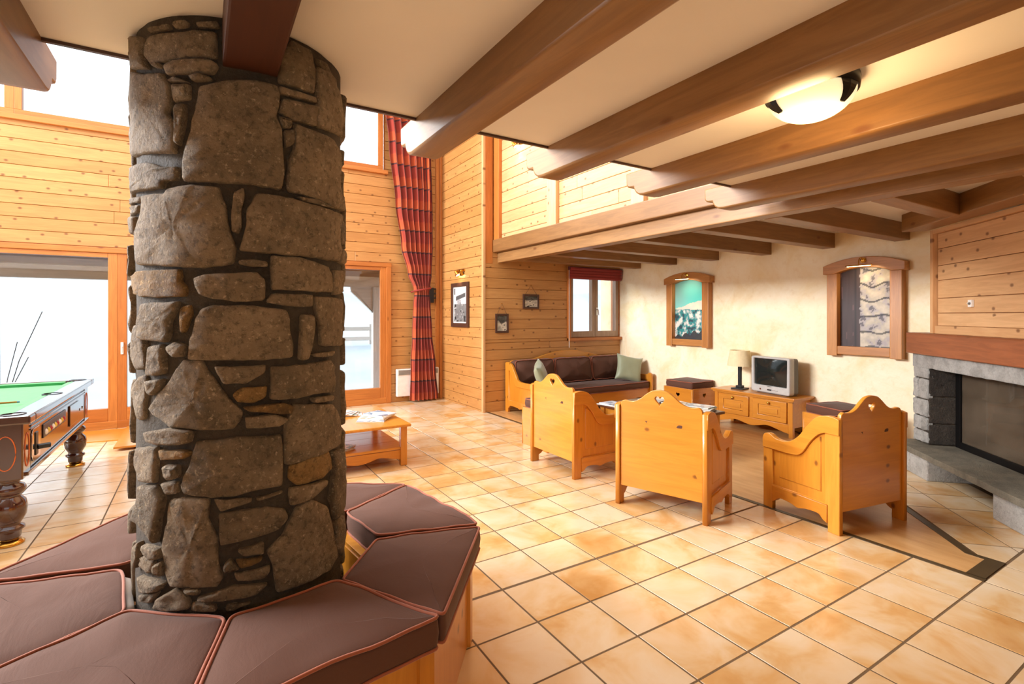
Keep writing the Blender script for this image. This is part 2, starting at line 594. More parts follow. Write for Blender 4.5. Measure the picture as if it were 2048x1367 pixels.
def print_mesh(name, w, h, fn, nx=48, ny=64, mat4=None, top=None):
    """A flat print: a fine grid with one colour per vertex from fn(u, v)."""
    vs = []; fs = []; cols = []
    for j in range(ny + 1):
        for i in range(nx + 1):
            u, v = i / nx, j / ny
            hh = h if top is None else top(u)
            vs.append(((u - 0.5) * w, v * hh, 0)); cols.append(fn(u, v * hh / h))
    for j in range(ny):
        for i in range(nx):
            a = j * (nx + 1) + i
            fs.append((a, a + 1, a + nx + 2, a + nx + 1))
    me = bpy.data.meshes.new(name); me.from_pydata(vs, [], fs)
    at = me.color_attributes.new('Col', 'FLOAT_COLOR', 'POINT')
    for i, c in enumerate(cols):
        at.data[i].color = srgb(*[max(0, min(255, x)) for x in c])
    if mat4 is not None:
        me.transform(mat4)
    me.materials.append(PRINT)
    return me


def copy_tree(o, parent=None):
    c = o.copy(); C.objects.link(c); c.parent = parent
    for ch in o.children:
        copy_tree(ch, c)
    return c


def nz(x, y, z=0.0):
    return mnoise.noise((x, y, z))


def fbm(x, y, z=0.0):
    return mnoise.fractal((x, y, z), 0.9, 2.1, 5)

# ---------------------------------------------------------------- dimensions of the room (metres)
YA = 8.5        # window wall
XB = 3.70       # return wall with the framed photo
YC = 6.85       # alcove wall with the small window
XD = 6.54       # cream wall
ZC = 2.48       # ceiling between the main beams
YE = 2.39       # front edge of that ceiling
PITCH = 0.16    # height of a wall board
rng = random.Random(7)

# ---------------------------------------------------------------- outside
_v = []; _f = []
nxs, nys = 60, 40
for j in range(nys + 1):
    for i in range(nxs + 1):
        x = -70 + 150 * i / nxs; y = 8.9 + 90 * (j / nys) ** 1.5
        z = -0.12 + max(0, y - 11) * 0.185 + 1.1 * max(0, min(1, (y - 12) / 12)) * fbm(x * 0.09, y * 0.09)
        _v.append((x, y, z))
for j in range(nys):
    for i in range(nxs):
        a = j * (nxs + 1) + i
        _f.append((a, a + 1, a + nxs + 2, a + nxs + 1))
m_ = MB(); m_.v = _v; m_.f = _f
tag(m_.build('snow_slope', SNOW, None, smooth=True), 'snow covered slope rising behind the glass doors', 'slope', kind='structure')
tag(box('ground', SNOW, None, -80, 80, -60, 8.9, -0.5, -0.25), 'snow covered ground around the building', 'ground', kind='structure')
pr = thing('porch_roof', 'timber porch beams outside, across the top of the glass doors', 'porch', (0, 10.0, 0))
box('soffit', beamw('X'), pr, -9, 3.9, -1.4, 0.5, 2.62, 2.70)
box('fascia', beamw('X'), pr, -9, 3.9, 0.0, 0.12, 2.26, 2.62)
box('beam', greywood('X'), pr, -9, 3.9, 0.3, 0.46, 2.07, 2.30)
pp = thing('porch_post', 'pale timber porch post seen through the right glass door', 'post', (3.06, 10.36, 0))
box('shaft', greywood('Z'), pp, -0.06, 0.10, -0.07, 0.07, -0.1, 2.08, 0.01)
MB().prism([(-0.5, 1.98), (-0.5, 2.07), (-0.06, 2.07), (-0.06, 1.55), (0.0, 1.5)], -0.04, 0.04).xform(PLANE_XZ).build('brace', greywood('X'), pp)
fe = thing('snow_fence', 'pale rail fence standing in the snow beyond the porch', 'fence', (0, 14.5, 0.25))
for k in range(6):
    box('fence_post', greywood('Z'), fe, 0.2 + k * 1.3, 0.3 + k * 1.3, -0.05, 0.05, -0.2, 1.0)
for k in range(3):
    box('rail', greywood('X'), fe, -0.3, 7.2, -0.08, -0.05, 0.25 + k * 0.28, 0.36 + k * 0.28)
tw = thing('bare_shrub', 'thin bare twigs poking up from the snow outside', 'shrub', (-2.55, 10.4, -0.1))
for k in range(9):
    a = rng.uniform(-0.7, 0.9); l = rng.uniform(0.9, 1.7)
    MB().tube([(0, 0, 0), (a * l * 0.4, 0.05, l * 0.55), (a * l * 0.9, 0.1, l)], 0.006, 5).build('twig', plain('twig_bark', (92, 84, 80), 0.8), tw)

# ---------------------------------------------------------------- walls
_pl = {}


def planks(parent, axis, a0, a1, z0, z1, face, sign, mat, cuts=(), z_base=0.0, th=0.02):
    """Rows of boards on a wall. axis: the run of the boards; face: the wall plane; sign: side the boards stand proud to."""
    k = math.floor((z0 - z_base) / PITCH + 1e-6)
    while z_base + k * PITCH < z1 - 1e-4:
        b0 = max(z_base + k * PITCH, z0); b1 = min(z_base + (k + 1) * PITCH, z1)
        k += 1
        if b1 - b0 < 0.02:
            continue
        xs = [a0]
        for c in sorted(cuts):
            q = c + rng.uniform(-0.5, 0.5)
            if a0 + 0.4 < q < a1 - 0.4:
                xs.append(q)
        xs.append(a1)
        for x0, x1 in zip(xs, xs[1:]):
            L = round(x1 - x0 - 0.002, 3); Hh = round(b1 - b0 - 0.005, 3)
            key = (axis, L, Hh, th, mat.name)
            if key not in _pl:
                m = MB().box(0, L, 0, th, 0, Hh) if axis == 'X' else MB().box(0, th, 0, L, 0, Hh)
                me = m.mesh('plank', 0.004, seg=1); me.materials.append(mat); _pl[key] = me
            o = link('plank', _pl[key], None, parent)
            off = face if sign > 0 else face - th
            o.location = (x0, off, b0) if axis == 'X' else (off, x0, b0)


wa = tag(MB().box(-6.2, -4.64, YA + 0.02, YA + 0.25, 0, 5.9).box(-4.64, 2.76, YA + 0.02, YA + 0.25, 2.36, 3.97)
         .box(2.76, 3.95, YA + 0.02, YA + 0.25, 0, 3.97).box(-4.64, 3.95, YA + 0.02, YA + 0.25, 5.2, 5.9).box(2.66, 3.95, YA + 0.02, YA + 0.25, 3.97, 5.2)
         .build('wall_back', joinery('X'), None), 'pine boarded window wall at the far left', 'wall', kind='structure')
planks(wa, 'X', -6.0, 3.62, 2.40, 3.95, YA + 0.02, -1, pine('X'), (-3.2, -0.6, 1.7))
planks(wa, 'X', 2.78, 3.62, 0.0, 2.40, YA + 0.02, -1, pine('X'))
planks(wa, 'X', 2.68, 3.62, 3.95, 5.15, YA + 0.02, -1, pine('X'))
planks(wa, 'X', -6.0, -4.62, 0.0, 2.40, YA + 0.02, -1, pine('X'))
tag(box('trim_1', joinery('Z'), None, 3.60, 3.70, YA - 0.05, YA + 0.03, 0, 5.8, 0.006), 'vertical corner post between window wall and return wall', 'trim', kind='structure')
tag(box('trim_2', joinery('Z'), None, 3.655, 3.70, YA - 0.10, YA - 0.05, 0, 5.8, 0.006), 'narrow corner batten beside the return wall', 'trim', kind='structure')

# glazed doors
leaves = [(-4.57, -2.76), (-2.76, -0.945), (-0.945, 0.87), (0.87, 2.69)]
for n, (x0, x1) in enumerate(leaves):
    d = thing('door_%d' % (n + 1), ['leftmost glazed door leaf in the window wall', 'glazed terrace door behind the billiard table', 'glazed terrace door hidden behind the stone column, white handle on its stile', 'glazed terrace door right of the stone column'][n], 'door', kind='structure')
    y0, y1 = YA - 0.03, YA + 0.05
    box('stile', joinery('Z'), d, x0, x0 + 0.10, y0, y1, 0.02, 2.32, 0.006); box('stile', joinery('Z'), d, x1 - 0.10, x1, y0, y1, 0.02, 2.32, 0.006)
    box('rail', joinery('X'), d, x0 + 0.10, x1 - 0.10, y0, y1, 0.10, 0.27, 0.006); box('rail', joinery('X'), d, x0 + 0.10, x1 - 0.10, y0, y1, 2.26, 2.32, 0.006)
    box('kick_board', joinery('X'), d, x0, x1, y0 - 0.01, y1, 0.0, 0.10, 0.004)
    box('pane', GLASS, d, x0 + 0.10, x1 - 0.10, YA + 0.01, YA + 0.018, 0.27, 2.26)
    if n == 2:
        h = box('handle_plate', WHITEP, d, x0 + 0.035, x0 + 0.065, y0 - 0.012, y0, 0.98, 1.14, 0.003)
        MB().tube([(x0 + 0.05, y0 - 0.01, 1.08), (x0 + 0.05, y0 - 0.05, 1.08), (x0 + 0.05, y0 - 0.055, 1.0)], 0.009, 8).build('lever', WHITEP, h)
dc = thing('trim_3', 'pine casing around the row of glazed doors', 'trim', kind='structure')
box('casing', joinery('X'), dc, -4.66, 2.78, YA - 0.05, YA + 0.05, 2.32, 2.39, 0.006)
box('casing', joinery('Z'), dc, 2.69, 2.775, YA - 0.05, YA + 0.05, 0, 2.32, 0.006)
box('casing', joinery('Z'), dc, -4.66, -4.57, YA - 0.05, YA + 0.05, 0, 2.32, 0.006)

# transom windows
tx = [(-4.6, -1.95), (-1.95, 0.7), (0.7, 2.64)]
for n, (x0, x1) in enumerate(tx):
    w = thing('window_%d' % (n + 1), ['leftmost high transom window of the window wall', 'high transom window left of the stone column', 'high transom window right of the stone column'][n], 'window', kind='structure')
    y0, y1 = YA - 0.03, YA + 0.05
    fm = joinery
    box('frame', fm('X'), w, x0, x1, y0, y1, 3.96, 4.03, 0.005); box('frame', fm('X'), w, x0, x1, y0, y1, 5.12, 5.2, 0.005)
    box('frame', fm('Z'), w, x0, x0 + 0.07, y0, y1, 4.03, 5.12, 0.005); box('frame', fm('Z'), w, x1 - 0.09, x1, y0, y1, 4.03, 5.12, 0.005)
    box('pane', GLASS, w, x0 + 0.07, x1 - 0.09, YA + 0.01, YA + 0.018, 4.03, 5.12)
tag(box('trim_4', joinery('X'), None, -4.66, 2.72, YA - 0.06, YA + 0.03, 3.90, 3.965, 0.006), 'long sill board under the high transom windows', 'trim', kind='structure')

# return wall (B)
wbk = tag(box('wall_return', joinery('Y'), None, XB + 0.02, XB + 0.2, YC + 0.03, YA + 0.2, 0, 5.9), 'pine boarded return wall with the framed chalet photo', 'wall', kind='structure')
planks(wbk, 'Y', YC + 0.045, YA - 0.06, 0.0, 5.2, XB + 0.02, -1, pine('Y'), (), 0.03)
tag(box('trim_5', hoodpine('Z'), None, XB - 0.012, XB + 0.03, YC - 0.01, YC + 0.045, 0, 5.8, 0.005), 'pale vertical batten on the outer corner of the return wall', 'trim', kind='structure')

# alcove wall (C) with the small window
WX0, WX1, WZ0, WZ1 = 5.385, 6.50, 1.12, 2.22
wc = tag(MB().box(XB + 0.03, WX0, YC + 0.02, YC + 0.2, 0, 2.7).box(WX1, XD + 0.2, YC + 0.02, YC + 0.2, 0, 2.7)
         .box(WX0, WX1, YC + 0.02, YC + 0.2, 0, WZ0).box(WX0, WX1, YC + 0.02, YC + 0.2, WZ1, 2.7).box(XB + 0.03, 4.3, YC + 0.02, YC + 0.2, 2.7, 5.9)
         .build('wall_alcove', joinery('X'), None), 'pine boarded alcove wall behind the sofa', 'wall', kind='structure')
planks(wc, 'X', XB + 0.03, XD, 0.0, WZ0 - 0.05, YC + 0.02, -1, pine('X'), (5.3,))
planks(wc, 'X', XB + 0.03, WX0 - 0.06, WZ0 - 0.05, 2.49, YC + 0.02, -1, pine('X'))
planks(wc, 'X', WX0 - 0.06, XD, WZ1 + 0.04, 2.49, YC + 0.02, -1, pine('X'))
tag(box('trim_6', joinery('Z'), None, XB + 0.03, 3.86, YC - 0.005, YC + 0.02, 2.3, 5.8, 0.004), 'brown upright board above the alcove beam end', 'trim', kind='structure')
w = thing('window_4', 'small two leaf window above the sofa', 'window', kind='structure')
greyed = wood('silvered_frame', (176, 150, 128), (158, 130, 108), (120, 92, 70), 'Z', 0.35, 0.1)
y0, y1 = YC - 0.02, YC + 0.09
box('casing', joinery('Z'), w, WX0 - 0.06, WX0, YC - 0.03, YC + 0.02, WZ0 - 0.06, WZ1 + 0.05, 0.005)
box('casing', joinery('X'), w, WX0, XD, YC - 0.03, YC + 0.02, WZ1, WZ1 + 0.05, 0.005)
box('sill', joinery('X'), w, WX0 - 0.06, XD, YC - 0.06, YC + 0.02, WZ0 - 0.06, WZ0 - 0.01, 0.006)
for a, b in ((WX0, 5.94), (5.945, WX1)):
    box('stile', greyed, w, a, a + 0.065, y0 + 0.02, y1, WZ0, WZ1, 0.005); box('stile', greyed, w, b - 0.065, b, y0 + 0.02, y1, WZ0, WZ1, 0.005)
    box('rail', greyed, w, a + 0.065, b - 0.065, y0 + 0.02, y1, WZ0, WZ0 + 0.10, 0.005); box('rail', greyed, w, a + 0.065, b - 0.065, y0 + 0.02, y1, WZ1 - 0.07, WZ1, 0.005)
    box('pane', GLASS, w, a + 0.065, b - 0.065, YC + 0.05, YC + 0.056, WZ0 + 0.10, WZ1 - 0.07)
hp = box('handle_plate', CHROME, w, 5.965, 5.985, YC - 0.012, YC, 1.50, 1.64, 0.003)
MB().tube([(5.975, YC - 0.01, 1.6), (5.975, YC - 0.045, 1.6), (5.985, YC - 0.05, 1.5)], 0.008, 8).build('lever', CHROME, hp)
rb = thing('roman_blind', 'folded red fabric blind over the small window', 'blind', (0, YC, 0))
for k in range(4):
    z = 2.12 + k * 0.045
    MB().rings([[(x, -0.045 - 0.03 * math.sin(math.pi * t) - 0.006 * k, z + 0.075 * (1 - t) + 0.004 * nz(x * 3, k)) for t in [q / 6 for q in range(7)]] + [(x, -0.03, z), (x, -0.03, z + 0.075)] for x in [5.33 + 1.19 * q / 16 for q in range(17)]]).build('fold', REDBLIND, rb, smooth=True)
box('head_rail', plain('blind_rail', (86, 30, 34), 0.5), rb, 5.31, 6.52, -0.08, -0.03, 2.27, 2.33, 0.004)
MB().tube([(5.325, -0.05, 2.27), (5.325, -0.05, 0.95)], 0.004, 5).build('pull_cord', WHITEP, rb)

# upper wall over the alcove beam
XU = 3.93
wu = tag(box('wall_upper', joinery('Y'), None, XU + 0.02, XU + 0.2, -3.2, YC + 0.02, 2.55, 5.9), 'bright pine boarded upper wall above the alcove beam', 'wall', kind='structure')
planks(wu, 'Y', 2.2, YC, 2.60, 5.2, XU + 0.02, -1, hoodpine('Y'), (4.6,), 0.02)  # paler than the other wall pine: the strong light here is put into the colour
for n, (a, b, g) in enumerate(((6.68, 6.84, 'in the corner by the alcove'), (5.23, 5.43, 'between the first and second beam ends'), (3.72, 3.90, 'behind the second and third beam ends'))):
    tag(box('wall_post', joinery('Z') if n == 0 else hoodpine('Z'), None, XU - 0.055, XU + 0.0, a, b, 2.67, 5.8, 0.005), 'pine upright on the upper wall ' + g, 'post', 'uprights on the upper wall')

# cream wall (D) and the unseen sides, whose openings are added to let light in
tag(box('wall_right', CREAM, None, XD, XD + 0.2, -3.4, YC + 0.2, 0, 2.7), 'rough cream plaster wall with the two lit pictures', 'wall', kind='structure')
tag(box('wall_outer', CREAM, None, 6.58, 6.76, YC + 0.2, 7.42, -0.2, 3.2), 'sunlit plaster return outside the small window', 'wall', kind='structure')
wl = tag(MB().box(-6.2, -6.0, -3.4, 3.2, 0, 2.7).box(-6.2, -6.0, 7.7, 8.7, 0, 5.9).box(-6.2, -6.0, 3.2, 7.7, 0, 0.6).box(-6.2, -6.0, 3.2, 7.7, 2.9, 3.6).box(-6.2, -6.0, 2.0, 7.7, 5.2, 5.9).box(-6.2, -6.0, 2.0, 3.2, 2.7, 5.9)
         .build('wall_left', pine('Y'), None), 'boarded side wall left of the frame', 'wall', kind='structure')
tag(MB().box(-6.2, -3.6, -3.4, -3.2, 0, 2.7).box(0.6, 6.7, -3.4, -3.2, 0, 2.7).box(-3.6, 0.6, -3.4, -3.2, 0, 0.85).box(-3.6, 0.6, -3.4, -3.2, 2.25, 2.7).build('wall_front', CREAM, None), 'plaster wall behind the camera', 'wall', kind='structure')

# ceilings
ce = tag(box('ceiling', CEIL, None, -6.2, 3.95, -3.4, YE, ZC, ZC + 0.28), 'white plaster ceiling between the main beams', 'ceiling', kind='structure')
box('edge_strip', DARKFRAME, ce, -6.2, 3.92, YE - 0.004, YE + 0.012, ZC - 0.012, ZC + 0.02)
tag(box('ceiling_alcove', CEIL, None, 4.0, XD + 0.2, -3.4, YC + 0.1, 2.49, 2.6), 'low white ceiling between the alcove joists', 'ceiling', kind='structure')
tag(MB().box(-6.2, 4.1, 2.0, 3.6, 5.8, 6.0).box(-6.2, 4.1, 7.6, 8.8, 5.8, 6.0).box(-6.2, -5.0, 3.6, 7.6, 5.8, 6.0).box(2.8, 4.1, 3.6, 7.6, 5.8, 6.0).build('ceiling_high', CEIL, None), 'high ceiling with an added roof opening for sky light over the window side', 'ceiling', kind='structure')  # unseen opening put in to drop sky light on the floor and upper wall

# main beams
prof = [(-3.3, ZC + 0.02), (-3.3, 2.32)] + [(2.455, 2.32), (2.50, 2.326), (2.53, 2.345), (2.548, 2.372), (2.553, 2.388), (2.585, 2.39), (2.61, 2.398), (2.622, 2.415), (2.625, ZC + 0.02)]
b_lab = ['leftmost main beam, its sunlit end cut off by the left edge', None, 'main beam right of the stone column, with white lit end', 'main beam whose end hangs before the bright upper wall', 'main beam next to the ceiling lamp on its right', 'rightmost main beam, running close along the alcove beam']
for n, x0 in enumerate((-0.64, None, 0.91, 1.715, 2.56, 3.41)):
    if x0 is None:
        continue
    me = board_mesh('ceiling_beam', prof, (), 0.16, 0.012, PLANE_YZ)
    o = link('ceiling_beam', me, beamw('Y')); o.location = (x0 + 0.08, 0, 0)
    tag(o, b_lab[n], 'beam', 'main ceiling beams')
tag(box('ceiling_beam', redbeam('Y'), None, 0.06, 0.225, -3.3, 2.0, 2.32, ZC + 0.01, 0.008), 'dark red brown beam running into the top of the stone column', 'beam', 'main ceiling beams')
tag(box('alcove_beam', beamw('Y'), None, 3.95, 4.11, -3.3, YC + 0.01, 2.32, 2.475, 0.01), 'lower alcove edge beam carrying the joists', 'beam')
tag(box('rail_beam', beamw('Y'), None, 3.865, 4.08, -3.3, YC + 0.01, 2.475, 2.67, 0.01), 'upper edge beam projecting over the alcove beam', 'beam')
jn = ['nearest the window wall, over the blind', 'second from the small window', 'over the left picture', 'third joist left of the right picture', 'second joist left of the right picture', 'joist just over the right picture', 'joist framed into the diagonal beam', 'joist nearest the camera']
for n, y in enumerate((6.333, 5.55, 4.774, 3.964, 3.164, 2.404, 1.595, 0.81)):
    x1 = XD + 0.02 if n < 6 else y + 3.68
    tag(box('joist', beamw('X'), None, 4.10, x1, y, y + 0.15, 2.315, 2.5, 0.008), 'dark ceiling joist of the alcove, ' + jn[n], 'joist', 'alcove ceiling joists')

# ---------------------------------------------------------------- floor
fl = tag(box('floor', GROUT, None, -6.2, XD + 0.2, -3.4, YA + 0.3, -0.25, -0.0016), 'terracotta tiled floor', 'floor', kind='structure')
TP = 0.3365; TX0 = 1.4045; TY0 = 2.3785; GAP = 0.010
cand = []
syw, cyw = math.sin(YAW), math.cos(YAW)


def project(x, y, z=0.0):
    fw = syw * x + cyw * y; rt = cyw * x - syw * y
    if fw < 0.3:
        return None
    return (1024 + 1011 * rt / fw, 630 - 1011 * (z - 1.5) / fw, fw)


for i in range(-22, 16):
    for j in range(-18, 19):
        x = TX0 + i * TP; y = TY0 + j * TP + (0.009 if j >= 0 else 0)
        if x < -6.0 or y < -3.2 or y > YA:
            continue
        if i >= 7 and j >= -4:
            continue
        x1 = min(x + TP, XD)
        p = project(x + TP / 2, y + TP / 2)
        score = 0
        if p and -60 < p[0] < 2108 and p[1] < 1450:
            dx, dy = x + TP / 2 - 0.2, y + TP / 2 - 2.32
            # hidden by the ring bench / the column
            hid = math.hypot(dx, dy) < 0.85 or (p[2] > 2.3 and 268 < p[0] < 686) or (p[0] < 900 and p[1] > 1190)
            score = 0 if hid else 1 / p[2] ** 2
        cand.append((score, x, y, x1))
cand.sort(reverse=True)
tm = MB().box(GAP / 2, TP - GAP / 2, GAP / 2, TP - GAP / 2, -0.014, 0).mesh('floor_tile', 0.001, seg=1); tm.materials.append(TILE)
rest = MB()
for n, (sc, x, y, x1) in enumerate(cand):
    if n < 300 and sc > 0:
        o = link('floor_tile', tm, None, fl); o.location = (x, y, rng.uniform(-0.0006, 0.0006))
        o.rotation_euler = (0, 0, 0)
    else:
        rest.box(x + GAP / 2, x1 - GAP / 2, y + GAP / 2, min(y + TP, YA) - GAP / 2, -0.014, 0)
o = rest.build('floor_tile_rest', TILE, fl); o['kind'] = 'stuff'

FO = Vector((6.127, 2.226)); FE = Vector((-1, -1)) / math.sqrt(2); FN = Vector((1, -1)) / math.sqrt(2)   # fireplace frame: right, into the wall


def fworld(lx, ly):
    return FO + FE * lx + FN * ly


def clip(poly, n, d):
    out = []
    for a, b in zip(poly, poly[1:] + poly[:1]):
        fa = a[0] * n[0] + a[1] * n[1] - d; fb = b[0] * n[0] + b[1] * n[1] - d
        if fa >= 0: out.append(a)
        if fa * fb < 0:
            t = fa / (fa - fb); out.append((a[0] + (b[0] - a[0]) * t, a[1] + (b[1] - a[1]) * t))
    return out


for i in range(-3, 10):
    for j in range(-2, 3):
        a0 = 1.305 + (i - 4) * TP; b0 = -0.378 + (j - 1) * TP
        q = [tuple(fworld(u, v)) for u, v in ((a0 + GAP / 2, b0 + GAP / 2), (a0 + GAP / 2, b0 + TP - GAP / 2), (a0 + TP - GAP / 2, b0 + TP - GAP / 2), (a0 + TP - GAP / 2, b0 + GAP / 2))]
        for n, d in (((0, 1), TY0 - 4 * TP + GAP), ((1, -1), 2.985), ((-1, 0), -XD), ((-1, 1), -4.1)):
            q = clip(q, n, d) if q else q
        if len(q) >= 3 and abs(sum(q[k - 1][0] * q[k][1] - q[k][0] * q[k - 1][1] for k in range(len(q)))) > 0.004:
            if sum(q[k - 1][0] * q[k][1] - q[k][0] * q[k - 1][1] for k in range(len(q))) < 0:
                q = q[::-1]
            MB().prism(q, -0.014, 0.0).build('hearth_tile', TILE, fl)
LX = TX0 + 7 * TP
yb = TY0 - 4 * TP
lp = [(LX + 0.03, yb + 0.09), (4.10, yb + 0.09), (4.10, 1.21), (4.12, 1.235), (XD, XD - 2.885), (XD, YC), (LX + 0.03, YC)]
MB().prism(lp, -0.02, 0.001).build('lounge_sheet', LOUNGE, fl)
MB().box(LX - 0.005, LX + 0.035, yb, YC - 0.02, -0.01, 0.004).build('border_strip', STRIP, fl)
MB().box(LX + 0.03, 4.14, yb + 0.005, yb + 0.09, -0.01, 0.004).build('border_strip', STRIP, fl)
MB().prism([(4.10, yb + 0.09), (4.14, yb + 0.09), (4.14, 1.19), (4.12, 1.235), (4.10, 1.215)], -0.01, 0.0035).build('border_strip', STRIP, fl)
MB().prism([(4.105, 1.22), (4.14, 1.185), (XD, XD - 2.955), (XD, XD - 2.885)], -0.01, 0.004).build('border_strip', STRIP, fl)
